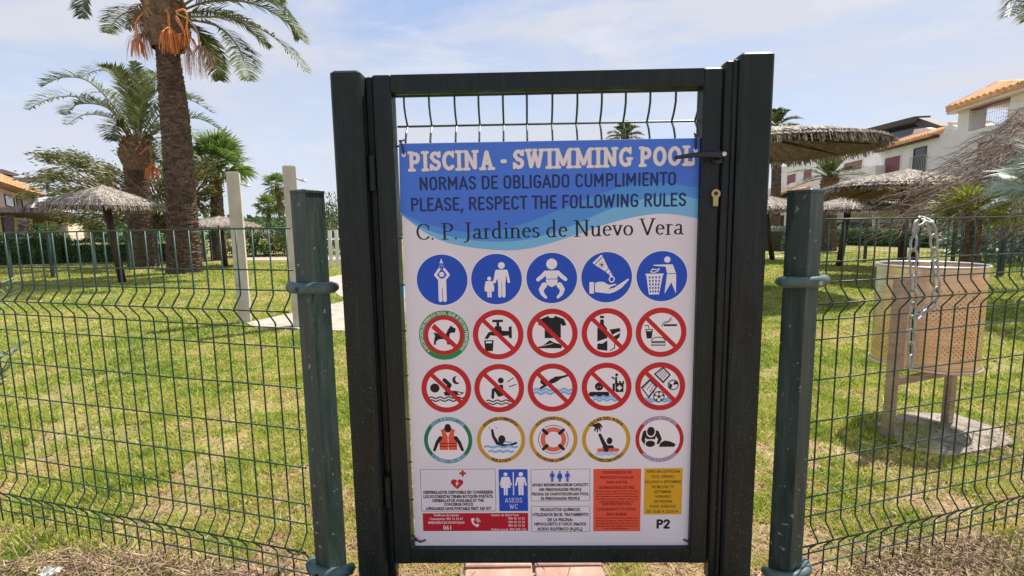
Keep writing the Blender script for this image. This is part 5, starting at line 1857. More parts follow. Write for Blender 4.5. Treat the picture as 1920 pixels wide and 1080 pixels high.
def bulb(parent, c, r, h, seed=2, n=150, name='crown_base', m=None, flare=0.35):
    """the swollen head of cut leaf stumps under a date palm's crown"""
    rg = random.Random(seed)
    b = MB()
    rings = 9; k = 18
    vs, fs = [], []
    for i in range(rings):
        u = i / (rings - 1)
        R_ = r * (0.72 + flare * math.sin(math.pi * (u * .9 + .05)))
        for j in range(k):
            a = 2 * math.pi * j / k
            vs.append((c.x + R_ * math.cos(a), c.y + R_ * math.sin(a), c.z - h / 2 + h * u))
    for i in range(rings - 1):
        for j in range(k):
            fs.append((i * k + j, i * k + (j + 1) % k, (i + 1) * k + (j + 1) % k, (i + 1) * k + j))
    fs.append(tuple((rings - 1) * k + j for j in range(k)))
    b.add(vs, fs, 0, .3)
    for i in range(n):
        u = rg.random(); a = rg.uniform(0, 2 * math.pi)
        R_ = r * (0.72 + flare * math.sin(math.pi * (u * .9 + .05)))
        ca, sa = math.cos(a), math.sin(a)
        z = c.z - h / 2 + h * u
        l = r * rg.uniform(.16, .38); w_ = r * rg.uniform(.10, .17)
        def pt(q_, s_, dz): return (c.x + q_ * ca - s_ * sa, c.y + q_ * sa + s_ * ca, z + dz)
        b.add([pt(R_ * .96, -w_, 0), pt(R_ * .96, w_, 0), pt(R_ + l * .4, w_ * .55, l), pt(R_ + l * .4, -w_ * .55, l), pt(R_ * .96, -w_ * .5, l * .6), pt(R_ * .96, w_ * .5, l * .6)],
              [(0, 1, 2, 3), (3, 2, 5, 4), (0, 3, 4), (1, 5, 2)], 0, rg.random())
    return b.build(name, m or M['boot'], parent, tone=True)


# ------------------------------------------------------------------ tall date palm
YA = 15.5
tA = thing('date_palm', 'tallest date palm with a thick dark trunk and orange fruit stalks, beside the shower columns', 'palm tree', tuple(gnd(345, 512)))
PA = [at(347, 514, YA), at(345, 460, YA), at(340, 380, YA), at(334, 290, YA), at(326, 200, YA), at(318, 130, YA), at(313, 85, YA)]
PA[0].z = -0.03
palm_trunk(tA, PA, [0.48, 0.405, 0.40, 0.385, 0.35, 0.30, 0.27], boots=15, step=0.10, seed=4)
cA = at(312, 48, YA)
bulb(tA, cA, 0.56, 1.35, 3, 240)


def pxf(parent, pts, Y_, dy, *a, **k):
    n = len(pts) - 1
    return frond(parent, [at(x, y, Y_ + dy * (i / n) ** 1.2) for i, (x, y) in enumerate(pts)], *a, **k)


for i, (pts, dy) in enumerate((
        ([(335, 32), (346, 31), (440, 35), (503, 63), (545, 98), (577, 136)], -1.0), ([(330, 25), (393, 3), (472, 6), (535, 38), (561, 72)], 1.2),
        ([(335, 35), (403, 47), (440, 79), (458, 115), (467, 152)], -1.8), ([(325, 15), (380, -25), (450, -15), (519, 6), (556, 45)], 0.4),
        ([(322, 15), (350, -60), (420, -90), (490, -50), (530, 5)], 2.2), ([(300, 10), (235, -85), (190, -75), (160, -25), (155, 34)], -.8),
        ([(302, 10), (255, -60), (190, -110), (110, -80), (60, -20)], 2.0), ([(310, 10), (300, -110), (270, -190), (210, -220)], -1.0),
        ([(314, 10), (330, -120), (370, -200), (440, -220)], 1.5), ([(312, 10), (310, -120), (318, -260)], 0.2), ([(318, 12), (380, -120), (480, -170), (560, -110)], -2.2),
        ([(332, 28), (390, 22), (450, 40), (505, 90)], 1.6), ([(330, 20), (400, -20), (480, -10), (540, 30), (572, 80)], -.4), ([(332, 36), (372, 60), (398, 100), (412, 150)], 1.4), ([(300, 30), (262, 20), (225, 30), (200, 62)], 1.8),
        ([(306, 12), (240, -130), (140, -180), (70, -130)], -2.5), ([(316, 5), (345, -60), (380, -100), (430, -80)], -3.4), ([(308, 5), (280, -60), (250, -100), (200, -90)], 3.4))):
    pxf(tA, pts, YA, dy, 0.68, 74, M['frond'], rr=0.04, droop=0.30, vee=0.30, seed=i, wd=0.046)
for i, (pts, dy) in enumerate((([(295, 18), (276, 16), (262, 35), (258, 70)], -.4), ([(292, 20), (272, 22), (252, 38), (240, 55)], .3), ([(298, 16), (284, 12), (272, 30), (270, 60)], -.6), ([(290, 14), (262, 8), (250, 25), (246, 45)], .5))):
    pxf(tA, pts, YA, dy, 0.28, 26, M['deadfrond'], rr=0.025, droop=0.6, vee=0.1, seed=50 + i, wd=0.03, name='dry_frond')
for i, (x0, y0, x1, y1) in enumerate(((312, 10, 300, -30), (320, 12, 330, -30), (305, 12, 285, -25), (326, 15, 352, -25))):
    pass


def bunch(parent, stem, sx, sy, Y_, spread, ln, n, m, seed, name='fruit_stalk', r=0.006):
    """arched stalk that ends in a spray of thin hanging strands"""
    rg = random.Random(seed)
    b = MB()
    P = [at(x, y, Y_) for x, y in stem]
    C_ = resample(P, 10)
    b.tube(C_, 0.028, 6)
    e = C_[-1]
    for k in range(n):
        a = rg.uniform(0, 2 * math.pi); q_ = rg.random() ** .6
        tip = e + Vector((math.cos(a) * spread * q_, math.sin(a) * spread * q_, -ln * rg.uniform(.6, 1.05)))
        mid = e.lerp(tip, .45) + Vector((math.cos(a) * spread * q_ * .32, math.sin(a) * spread * q_ * .32, ln * .06))
        b.tube([e, mid, tip], [r * 1.6, r, r * .6], 3, cap=False)
    return b.build(name, m, parent, tone=True)


bunch(tA, [(300, 20), (285, 14), (256, 40), (258, 70)], 0, 0, YA - .5, .22, .6, 34, M['fruit'], 1, r=.012)
bunch(tA, [(300, 20), (285, 14), (262, 36), (268, 62)], 0, 0, YA - .3, .55, .75, 60, M['fruitpale'], 2, r=.006)
bunch(tA, [(314, 20), (316, 30), (317, 50)], 0, 0, YA - .66, .30, .72, 60, M['fruit'], 3, r=.014)
bunch(tA, [(330, 22), (345, 18), (351, 30), (350, 52)], 0, 0, YA - .6, .10, .3, 20, M['fruit'], 4, r=.014)
bunch(tA, [(330, 30), (340, 45), (345, 62)], 0, 0, YA - .55, .34, .42, 40, M['fruit'], 41, r=.014)
bunch(tA, [(330, 25), (355, 38), (370, 60), (374, 84)], 0, 0, YA - .3, .42, .95, 60, M['fruitpale'], 5, r=.006)
bunch(tA, [(330, 35), (345, 60), (354, 88)], 0, 0, YA - .5, .32, .85, 34, M['fruitpale'], 6, r=.006)

# ------------------------------------------------------------------ shorter date palm behind
YB = 18.7
tB = thing('date_palm', 'shorter date palm with a shaggy rounded head, behind the thatched umbrella on the left', 'palm tree', tuple(gnd(268, 500)))
PB = [at(268, 502, YB), at(264, 440, YB), at(260, 380, YB), at(257, 330, YB), at(257, 300, YB)]
PB[0].z = -0.03
palm_trunk(tB, PB, [0.44, 0.38, 0.37, 0.36, 0.40], boots=13, step=0.12, seed=6)
bulb(tB, at(257, 292, YB), 0.50, 1.1, 5, 220)
for i, (pts, dy) in enumerate((
        ([(255, 270), (225, 215), (170, 155), (120, 145), (78, 162)], -.8), ([(250, 270), (210, 205), (150, 182), (95, 185), (50, 206)], .6), ([(258, 268), (235, 170), (195, 132), (150, 145)], 1.2),
        ([(256, 268), (262, 190), (250, 115)], -.5), ([(262, 268), (272, 205), (285, 178), (305, 165)], .4), ([(262, 270), (300, 215), (345, 185), (400, 212)], -.6),
        ([(262, 270), (310, 235), (370, 222), (426, 252)], .8), ([(250, 272), (228, 240), (215, 238), (212, 264)], -.8), ([(265, 272), (290, 262), (303, 290), (306, 305)], -.9),
        ([(250, 268), (205, 205), (150, 195), (122, 216)], -1.6), ([(257, 268), (245, 195), (225, 140), (190, 125)], -1.5), ([(259, 268), (270, 190), (255, 135)], 1.5),
        ([(261, 268), (290, 210), (330, 180), (380, 190)], 1.8), ([(252, 268), (215, 225), (160, 215), (125, 235)], 2.0), ([(263, 270), (295, 245), (340, 240), (375, 265)], -1.8),
        ([(255, 268), (240, 215), (205, 175), (165, 175)], 2.6), ([(258, 268), (262, 210), (285, 150), (310, 140)], -2.4))):
    pxf(tB, pts, YB, dy, 0.66, 60, M['frond'], rr=0.035, droop=0.22, vee=0.55, seed=100 + i, wd=0.046)
bunch(tB, [(262, 290), (282, 275), (284, 310)], 0, 0, YB - .5, .3, .55, 40, M['fruit'], 9, r=.014)


# ------------------------------------------------------------------ fan palms
def fan_leaf(parent, r, seed, m, name='fan_leaf', segs=20, pet=0.9, droop=0.25, wf=.40):
    """one fan leaf: stalk along +x, blade of folded pointed segments. built at the origin"""
    rg = random.Random(seed)
    b = MB()
    b.tube([(0, 0, 0), (pet * .5 * r, 0, .05 * r), (pet * r, 0, 0)], [0.022 * r + .006, .014 * r + .004, .01 * r + .003], 4, tone=.5)
    b.m = [1] * len(b.f)
    h = Vector((pet * r, 0, 0))
    for i in range(segs):
        a = math.radians(-120 + 240 * (i + .5) / segs)
        L_ = r * (1 - .28 * abs(a) / 2.1) * rg.uniform(.9, 1.06)
        d = Vector((math.cos(a), math.sin(a), .12)); w_ = Vector((-math.sin(a), math.cos(a), 0)) * L_ * math.radians(240 / segs) * wf
        m1 = h + d * L_ * .55; tip = h + d * L_ - Vector((0, 0, L_ * droop * rg.uniform(.5, 1.6)))
        zz = Vector((0, 0, .03 * r))
        b.add([h, m1 - w_ + zz, tip, m1 + w_ - zz], [(0, 1, 2, 3)], 0, rg.random())
    return b


def fan_palm(base, zc, cr, tr0, tr1, n, m, label, seed=1, segs=20, group=None, top=None, skirt=0, lo=-35, hi=80, wf=.40):
    base = Vector(base)
    t = thing('fan_palm', label, 'palm tree', tuple(base), group)
    top = Vector(top) if top is not None else Vector((base.x, base.y, zc))
    if tr0 > 0:
        C_ = palm_trunk(t, [base - Vector((0, 0, .02)), base.lerp(top, .5), top], [tr0, (tr0 + tr1) / 2, tr1], boots=0 if tr0 < .1 else 9, step=.16, seed=seed, lump=.06)
    rg = random.Random(seed)
    meshes = []
    for v in range(3):
        b = fan_leaf(None, cr * .62, seed * 10 + v, m, segs=segs, wf=wf)
        me = bpy.data.meshes.new('fan_leaf')
        me.from_pydata([tuple(x) for x in b.v], [], b.f)
        me.materials.append(m); me.materials.append(M['rachis'])
        me.polygons.foreach_set('material_index', b.m)
        a_ = me.attributes.new('tone', 'FLOAT', 'FACE'); a_.data.foreach_set('value', b.t)
        dead = None
        meshes.append(me)
    rel = top - base
    for i in range(n):
        o = link('fan_leaf', meshes[i % 3], t)
        el = math.radians(lo + (hi - lo) * ((i + .5) / n) ** .9)
        az = i * 2.39996 + rg.uniform(-.2, .2)
        o.location = rel
        o.rotation_euler = (Matrix.Rotation(az, 3, 'Z') @ Matrix.Rotation(-el, 3, 'Y') @ Matrix.Rotation(rg.uniform(-.5, .5), 3, 'X')).to_euler()
        s = rg.uniform(.85, 1.1)
        o.scale = (s, s, s)
    if skirt:
        r = np.random.default_rng(seed)
        a = r.random(skirt) * 6.283; q_ = tr1 + cr * .45 * r.random(skirt)
        P = np.stack([top.x + q_ * np.cos(a), top.y + q_ * np.sin(a), top.z - cr * (.1 + .55 * r.random(skirt))], 1)
        D_ = np.stack([np.cos(a) * .5, np.sin(a) * .5, -np.ones(skirt)], 1)
        leaf_cloud('dry_skirt', P, cr * .45, cr * .05, M['deadfrond'], t, 'stuff', dirs=D_, seed=seed)
    return t


YC = 22.4
bC = gnd(411, 488)
fan_palm(bC, 0, 1.45, 0.30, 0.19, 38, M['fan'], 'green fan palm with a slim trunk between the tall date palm and the shower column', 3, 22, top=at(404, 312, YC), skirt=50, lo=-40, wf=.27)
Yd = 42
for i, (px, py, cr, lab) in enumerate(((519, 349, 1.05, 'tallest of the three distant fan palms beside the second shower column'), (502, 387, .95, 'distant fan palm leaning left, lowest of the three'), (527, 383, .95, 'distant fan palm just under the tallest one'))):
    top = at(px, py, Yd + i * 1.5)
    bx = at(px + (16 if i == 0 else 8), 472, Yd + i * 1.5)
    fan_palm((bx.x, bx.y, 0), 0, cr * 1.15, .22, .16, 30, M['fan'], lab, 20 + i, 14, 'distant fan palms past the lawn', top=top, skirt=50, lo=-55, wf=.3)


def small_date(px, py, Y_, base_px, r, tr, n, label, seed, ll=.4, m=None, wd=.04, lo=-20, hi=85, bulbr=0, name='date_palm', group=None, drop=.45):
    top = at(px, py, Y_)
    b0 = at(base_px[0], base_px[1], Y_)
    base = Vector((b0.x, b0.y, 0))
    t = thing(name, label, 'palm tree', tuple(base), group)
    palm_trunk(t, [base - Vector((0, 0, .02)), base.lerp(top, .5), top], [tr * 1.12, tr, tr * .95], boots=11, step=.13, seed=seed)
    if bulbr: bulb(t, top - Vector((0, 0, bulbr * .9)), bulbr, bulbr * 2.2, seed, 110)
    rg = random.Random(seed)
    for i in range(n):
        el = math.radians(lo + (hi - lo) * (i + .5) / n); az = i * 2.4 + rg.uniform(-.2, .2)
        L_ = r * rg.uniform(.85, 1.1)
        P = []
        for k in range(5):
            u = k / 4
            P.append(top + Vector((math.cos(az) * math.cos(el) * L_ * u, math.sin(az) * math.cos(el) * L_ * u, math.sin(el) * L_ * u - drop * L_ * u * u)))
        frond(t, P, ll, 30, m or M['frond'], rr=.02, droop=.25, vee=.4, seed=seed * 50 + i, wd=wd)
    return t


small_date(473, 428, 34, (474, 478), 1.3, .16, 14, 'small dark palm behind the far umbrellas on the left', 31, .35)
small_date(1556, 333, 22, (1552, 470), 1.8, .29, 26, 'stocky date palm in front of the white houses, its head under the big thatch roof', 32, .42, wd=.04, lo=-5, hi=88, bulbr=.33, drop=.35)
small_date(1458, 236, 30, (1452, 460), 1.7, .25, 22, 'palm whose green top shows above the big thatch roof beside the gate', 33, .5, wd=.06)
small_date(1172, 258, 26, (1172, 470), 1.25, .2, 20, 'palm whose top shows through the wires just above the sign', 34, .4, wd=.05, lo=5)

# palm out of the frame on the upper right: its low fronds hang into view
tR = thing('date_palm', 'palm frond hanging into the upper right corner of the picture', 'palm tree', tuple(Vector((at(2060, 400, 11).x, 11, 0))))
topR = at(2060, -120, 11)
palm_trunk(tR, [Vector((topR.x, 11, -.02)), Vector((topR.x, 11, topR.z * .5)), topR], [.34, .3, .27], seed=12)
for i, (pts, dy) in enumerate((([(2055, -125), (1985, -110), (1930, -45), (1905, 2), (1893, 30)], -.5), ([(2055, -125), (1990, -80), (1945, -15), (1922, 40)], .6), ([(2055, -125), (2000, -150), (1920, -90), (1868, -18)], .2),
                               ([(2060, -125), (2110, -200), (2200, -150)], 0), ([(2060, -125), (2040, -230), (1980, -260)], 1), ([(2060, -125), (2120, -120), (2170, -40)], -1))):
    pxf(tR, pts, 11, dy, 0.42, 44, M['frond'], rr=.025, droop=.35, seed=300 + i, wd=.03)


# ------------------------------------------------------------------ thatched umbrellas
def umbrella(px, py_apex, py_rim, Y_, R_, pole_base_px, label, pole_r=.085, seed=1, tilt=0.0, tilt_dir=0.0, n=1500, two_tone=False, apex_h=None, poledx=0.0):
    n = int(n * 2.2)
    rg = np.random.default_rng(seed)
    rim = at(px, py_rim, Y_); apex = at(px, py_apex, Y_)
    zr = rim.z; H_ = apex_h or (apex.z - zr)
    cx, cy = rim.x, Y_
    t = thing('thatched_umbrella', label, 'parasol', (cx + poledx, cy, 0), 'thatched umbrellas on the lawn')
    Rt = Matrix.Rotation(tilt, 3, Vector((math.cos(tilt_dir), math.sin(tilt_dir), 0)))
    Rn = np.array(Rt)
    o0 = np.array((cx, cy, zr))

    def tf(V):
        return (V @ Rn.T) + o0
    k = 36
    b = MB()
    for s_, zoff, r0 in ((1, 0.0, R_ * .93), (2, -.07, R_ * .90)):
        vs = [tf(np.array([[0, 0, H_ + zoff]]))[0]]
        for i in range(k):
            a = 2 * math.pi * i / k
            vs.append(tf(np.array([[r0 * math.cos(a), r0 * math.sin(a), zoff]]))[0])
        fs = [(0, 1 + i, 1 + (i + 1) % k) if s_ == 1 else (0, 1 + (i + 1) % k, 1 + i) for i in range(k)]
        b.add(vs, fs)
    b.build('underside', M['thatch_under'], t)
    # rafters under the roof
    for i in range(8):
        a = 2 * math.pi * i / 8 + .2
        q_ = tf(np.array([[0, 0, H_ - .13], [R_ * .86 * math.cos(a), R_ * .86 * math.sin(a), -.055]]))
        bb = MB(); bb.tube([q_[0], q_[1]], .02, 6); bb.build('rafter', M['umbpole'], t)
    # reeds in overlapping rings
    a = rg.random(n) * 2 * math.pi
    lay = rg.integers(0, 7, n)
    r0 = R_ * (lay / 7.0) * .92 + rg.normal(0, .03, n) * R_
    r0 = np.clip(r0, 0, R_)
    L_ = R_ * (.22 + .22 * rg.random(n))
    r1 = np.minimum(r0 + L_, R_ * (1.0 + .06 * rg.random(n)))
    lift = .02 + .05 * rg.random(n)
    w_ = R_ * (.0035 + .006 * rg.random(n)) * (.5 + r0 / R_)
    sk = rg.normal(0, .10, n)
    zc = lambda r_: H_ * (1 - r_ / R_)
    V = np.zeros((n, 4, 3))
    a2 = a + sk
    for i, (r_, aa, s_, ww, dz) in enumerate(((r0, a, -1, w_, lift), (r0, a, 1, w_, lift), (r1, a2, 1, w_ * .6, lift * .4 - .04 * (r1 / R_) ** 3), (r1, a2, -1, w_ * .6, lift * .4 - .04 * (r1 / R_) ** 3))):
        V[:, i, 0] = r_ * np.cos(aa) - s_ * ww * np.sin(aa)
        V[:, i, 1] = r_ * np.sin(aa) + s_ * ww * np.cos(aa)
        V[:, i, 2] = zc(r_) + dz
    # hanging fringe
    m = n // 3
    a = rg.random(m) * 2 * math.pi
    F_ = np.zeros((m, 4, 3))
    rr_ = R_ * (.93 + .08 * rg.random(m)); dl = .03 + .15 * rg.random(m) ** 2; ww = R_ * .0045 * (1 + rg.random(m))
    for i, (s_, dz, dr) in enumerate(((-1, .02, 0), (1, .02, 0), (.6, -1, 1), (-.6, -1, 1))):
        r_ = rr_ + dr * dl * .45
        F_[:, i, 0] = r_ * np.cos(a) - s_ * ww * np.sin(a); F_[:, i, 1] = r_ * np.sin(a) + s_ * ww * np.cos(a)
        F_[:, i, 2] = np.where(dz > 0, dz, -dl)
    # reeds showing from below
    mu = n // 3
    a = rg.random(mu) * 2 * math.pi; q0 = R_ * rg.random(mu) * .75; q1 = q0 + R_ * .22
    U_ = np.zeros((mu, 4, 3)); ww = R_ * .007
    for i, (q_, s_) in enumerate(((q0, -1), (q0, 1), (q1, 1), (q1, -1))):
        U_[:, i, 0] = q_ * np.cos(a) - s_ * ww * np.sin(a); U_[:, i, 1] = q_ * np.sin(a) + s_ * ww * np.cos(a); U_[:, i, 2] = zc(q_) - .075 - .03 * (i > 1) * 1.0
    V = np.concatenate([V, F_])
    V = tf(V.reshape(-1, 3))
    fastmesh('thatch', V, 4, M['thatch'], t, tone=rg.random(len(V) // 4), kind='stuff')
    U_ = tf(U_.reshape(-1, 3))
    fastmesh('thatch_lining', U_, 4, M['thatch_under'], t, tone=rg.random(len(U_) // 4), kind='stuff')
    b = MB()
    tp = Vector((cx, cy, zr + H_ - .04))
    if pole_base_px is not None:
        pb = at(pole_base_px[0], pole_base_px[1], Y_)
        b0 = Vector((pb.x, Y_, 0))
    else:
        b0 = Vector((cx + poledx, cy, 0))
    b.tube([b0, b0.lerp(tp, .5), tp], pole_r, 14)
    b.build('pole', M['umbpole'], t, smooth=True)


umbrella(196, 352, 385, 12.8, 1.27, (230, 530), 'thatched umbrella on a leaning dark pole, first on the left lawn', seed=1, n=2600)
umbrella(412, 408, 424, 18.0, 1.35, (424, 505), 'small thatched umbrella behind the first shower column', seed=2, n=1400)
umbrella(487, 427, 441, 26.0, 1.35, (478, 490), 'farthest thatched umbrella, before the green bushes', seed=3, n=900)
umbrella(1698, 322, 358, 11.0, 1.56, (1689, 520), 'thatched umbrella on a thick dark pole right behind the litter bin', seed=4, n=2600, tilt=math.radians(5), tilt_dir=math.radians(100))
umbrella(1716, 345, 366, 13.2, 1.35, (1714, 500), 'thatched umbrella mostly hidden behind the one at the litter bin', seed=8, n=1200, pole_r=.075)
umbrella(1592, 371, 391, 14.2, 1.25, (1573, 502), 'low brown thatched umbrella before the grey awning of the white houses', seed=5, n=1500)
umbrella(1432, 368, 393, 17.0, 1.5, (1448, 490), 'thatched umbrella seen between the right gate post and the green post', seed=6, n=1200)
umbrella(1425, 240, 281, 9.6, 1.98, None, 'big thatched roof seen from below beside the right gate post', seed=7, n=4200, pole_r=.09, apex_h=.36)


# ------------------------------------------------------------------ far mesh fences
def far_fence(pts, label, h=1.22, seed=0, group='green wire fences across the lawn'):
    P = [Vector((p.x, p.y, 0)) for p in pts]
    t = thing('mesh_fence', label, 'fence', tuple(P[0]), group)
    for p in P:
        b = MB(); b.box(p.x - .035, p.x + .035, p.y - .035, p.y + .035, 0, h + .06); b.build('post', M['post'], t)
    b = MB()
    for p, q_ in zip(P, P[1:]):
        for z in (.06, .2, .34, .48, .62, .76, .82, .88, 1.0, 1.14, 1.22):
            b.tube([p + Vector((0, 0, z)), q_ + Vector((0, 0, z))], .0045, 3, cap=False)
        n = int((q_ - p).length / .12)
        for i in range(1, n):
            c = p.lerp(q_, i / n)
            b.tube([c + Vector((0, 0, .03)), c + Vector((0, 0, 1.23))], .003, 3, cap=False)
    o = b.build('wire_mesh', M['wire'], t); o['kind'] = 'stuff'


far_fence([gnd(-60, 530), gnd(22, 526), gnd(100, 521), gnd(180, 515), gnd(245, 507), gnd(298, 500)], 'far green wire fence along the hedge on the left')
far_fence([gnd(1960, 530), gnd(1876, 517), gnd(1785, 500), gnd(1694, 494), gnd(1621, 491), gnd(1500, 486)], 'far green wire fence across the lawn on the right')
far_fence([gnd(372, 492), gnd(385, 491), gnd(398, 490)], 'short far fence beyond the tall date palm', group='green wire fences across the lawn')

# white pickets of the pool surround
t = thing('picket_fence', 'white upright posts between the left green post and the gate', 'fence', tuple(gnd(620, 504)))
for i, px in enumerate((610, 622, 634, 646, 658, 670)):
    p = gnd(px, 503 - i * .8)
    top = at(px, 431, p.y)
    b = MB(); b.box(p.x - .055, p.x + .055, p.y - .03, p.y + .03, 0, top.z - (i % 2) * .02, bev=.004); b.build('picket', M['white_paint'], t)
p, q_ = gnd(605, 503), gnd(672, 499)
for z in (.25, .95):
    b = MB(); b.tube([(p.x, p.y + .06, z), (q_.x, q_.y + .06, z)], .02, 6); b.build('rail', M['white_paint'], t)

# ------------------------------------------------------------------ hedges, shrubs, far trees
hedge('hedge', gnd(-140, 500), gnd(130, 492), 1.2, 1.35, 9000, M['hedge'], 'clipped dark green hedge behind the far fence on the left', seed=1)
hedge('hedge', gnd(140, 491), gnd(372, 487), 1.2, 0.95, 7000, M['hedge'], 'lower dark hedge running behind the two date palms', seed=2)
hedge('hedge', gnd(1600, 459), gnd(1990, 470), 1.4, 0.85, 9000, M['hedge'], 'low clipped hedge before the ground floor of the white houses', seed=3, leaf=.12)
hedge('hedge', gnd(1440, 470), gnd(1560, 462), 1.2, 1.1, 5000, M['greyleaf'], 'grey green hedge between the gate post and the stocky palm', seed=4, leaf=.12)


def bush(c, rx, ry, rz, n, m, label, leaf=.12, seed=1, name='shrub', stems=5, group=None):
    c = Vector((c[0], c[1], 0))
    t = thing(name, label, 'shrub', tuple(c), group)
    r = np.random.default_rng(seed)
    v = r.normal(size=(n, 3)); v /= np.linalg.norm(v, axis=1, keepdims=True)
    q_ = (.55 + .5 * r.random((n, 1)))
    lump = 1 + .22 * np.sin(v[:, :1] * 5 + seed) * np.cos(v[:, 1:2] * 4) + .15 * np.sin(v[:, 2:3] * 9)
    P = v * q_ * lump * np.array([rx, ry, rz]) + np.array([c.x, c.y, rz * .95])
    P[:, 2] = np.abs(P[:, 2]) + .02
    leaf_cloud('foliage', P, leaf, leaf * .45, m, t, 'stuff', seed=seed)
    b = MB(); rg = random.Random(seed)
    for i in range(stems):
        a = rg.uniform(0, 6.28)
        b.tube([c, c + Vector((math.cos(a) * rx * .3, math.sin(a) * ry * .3, rz * .8)), c + Vector((math.cos(a) * rx * .7, math.sin(a) * ry * .7, rz * 1.5))], [.04, .025, .01], 5)
    b.build('stems', M['branch'], t)
    return t


bush(gnd(445, 482), 1.6, 1.2, .85, 2500, M['hedge'], 'round dark green bush behind the first shower column', seed=11)
bush(gnd(500, 480), 1.9, 1.2, .85, 3000, M['hedge'], 'round green bush below the farthest umbrella', seed=12)
bush(gnd(548, 479), 1.5, 1.0, .55, 2200, M['leafy'], 'low olive bush under the distant fan palms', seed=13)
bush(gnd(600, 476), 3.0, 1.5, 1.3, 3500, M['hedge'], 'dark bush behind the white picket fence', seed=14, leaf=.16)
bush(gnd(655, 474), 3.0, 1.5, 1.6, 3500, M['leafy'], 'tall olive bush behind the white picket fence, next to the gate post', seed=17, leaf=.16)
bush(gnd(1885, 494), 1.7, 1.3, .82, 5200, M['greyleaf'], 'grey green bush behind the right fence below the dry branches', seed=15, leaf=.14)
bush(gnd(20, 478), 2.6, 1.2, 1.1, 3500, M['hedge'], 'bright leafy bush in front of the cream house at the far left', seed=16, leaf=.14)


def leafy_tree():
    Y_ = 21.5
    base = gnd(318, 494)
    base = Vector((at(318, 480, Y_).x, Y_, 0))
    t = thing('broadleaf_tree', 'sparse tree with thin streaming leaves behind the date palms', 'tree', tuple(base))
    rg = random.Random(5); r = np.random.default_rng(5)
    fork = at(318, 440, Y_)
    b = MB(); b.tube([base, at(316, 462, Y_), fork], [.16, .13, .11], 8); b.build('trunk', M['branch'], t, smooth=True)
    b = MB()
    PTS, DIR = [], []
    for i in range(74):
        a = rg.random()
        ex = 75 + 320 * rg.random() ** .95
        top = 292 + max(0, 150 - ex) * .16 + max(0, ex - 330) * .25
        ey = top + (425 - top) * rg.random() ** 1.35
        dy = rg.uniform(-2.2, 2.2)
        e = at(ex, ey, Y_ + dy)
        mid = fork.lerp(e, .45) + Vector((0, 0, rg.uniform(.1, .9)))
        C_ = resample([fork, mid, e, e + (e - mid) * .25 - Vector((0, 0, .15))], 14)
        b.tube(C_, [.05 * (1 - .85 * k / 14) for k in range(15)], 4, cap=False)
        for k in range(3, 15):
            for s_ in range(19 if k > 6 else 8):
                p = C_[k] + Vector((rg.gauss(0, .17), rg.gauss(0, .25), rg.gauss(0, .12)))
                PTS.append(p); d = (C_[k] - C_[k - 1]).normalized()
                DIR.append(d * 1.6 + Vector((rg.gauss(0, .3), rg.gauss(0, .3), rg.gauss(0, .28))))
    b.build('limbs', M['branch'], t)
    leaf_cloud('crown', np.array(PTS), .22, .052, M['leafy'], t, 'stuff', dirs=np.array(DIR), seed=6)


leafy_tree()


# ------------------------------------------------------------------ leafless twiggy shrub on the right
def dry_shrub():
    Yc = 7.6
    base = Vector((at(2060, 470, Yc).x, Yc, 0))
    t = thing('dry_shrub', 'leafless shrub whose dry twigs sweep in from the right edge over the houses', 'shrub', tuple(base))
    rg = random.Random(21)
    root = at(2060, 395, Yc)
    b0 = MB(); b0.tube([base, base + Vector((.05, 0, .6)), root], [.14, .11, .08], 9)
    b0.build('trunk', M['branch'], t, smooth=True)
    nb = 190
    big, small = MB(), MB()
    for i in range(nb):
        u = rg.random()
        # envelope of the tips, from the top edge to the low left
        ang = rg.random()
        ex = 1600 + 300 * (rg.random() ** .65)
        lo_, hi_ = 447, 405 - (ex - 1560) * .54
        ey = hi_ + (lo_ - hi_) * rg.random() ** .92
        dy = rg.uniform(-1.3, 1.3)
        sx = 1990 + rg.uniform(-50, 80); sy = ey - rg.uniform(15, 125) - (1900 - ex) * .12
        s0 = at(sx, sy, Yc + dy * .4)
        e = at(ex, ey, Yc + dy)
        m1 = s0.lerp(e, .4) + Vector((0, 0, rg.uniform(.0, .16))); m2 = s0.lerp(e, .75) + Vector((0, 0, rg.uniform(-.05, .12)))
        C_ = resample([s0, m1, m2, e], 12)
        C_ = [c + Vector((rg.gauss(0, .012), rg.gauss(0, .012), rg.gauss(0, .014))) for c in C_]
        r0 = rg.choice((.006, .007, .009, .013 if i < 40 else .008))
        big.tube(C_, [r0 * (1 - .75 * k / 12) for k in range(13)], 4, cap=False, tone=rg.random())
        for k in range(2, 12):
            for q_ in range(2):
                if rg.random() < .55:
                    c = C_[k]; d = (C_[min(k + 1, 12)] - C_[k - 1]).normalized()
                    sd = Vector((rg.gauss(0, .3), rg.gauss(0, .5), rg.gauss(0, .42)))
                    L_ = rg.uniform(.12, .5)
                    e1 = c + (d + sd).normalized() * L_ * .5; e2 = e1 + (d * 1.2 + sd * .5 - Vector((0, 0, .1))).normalized() * L_ * .5
                    small.tube([c, e1, e2], [.0042, .0032, .002], 3, cap=False, tone=rg.random())
    o = big.build('twigs', M['twig'], t, tone=True); o['kind'] = 'stuff'
    o = small.build('fine_twigs', M['twig'], t, tone=True); o['kind'] = 'stuff'


dry_shrub()

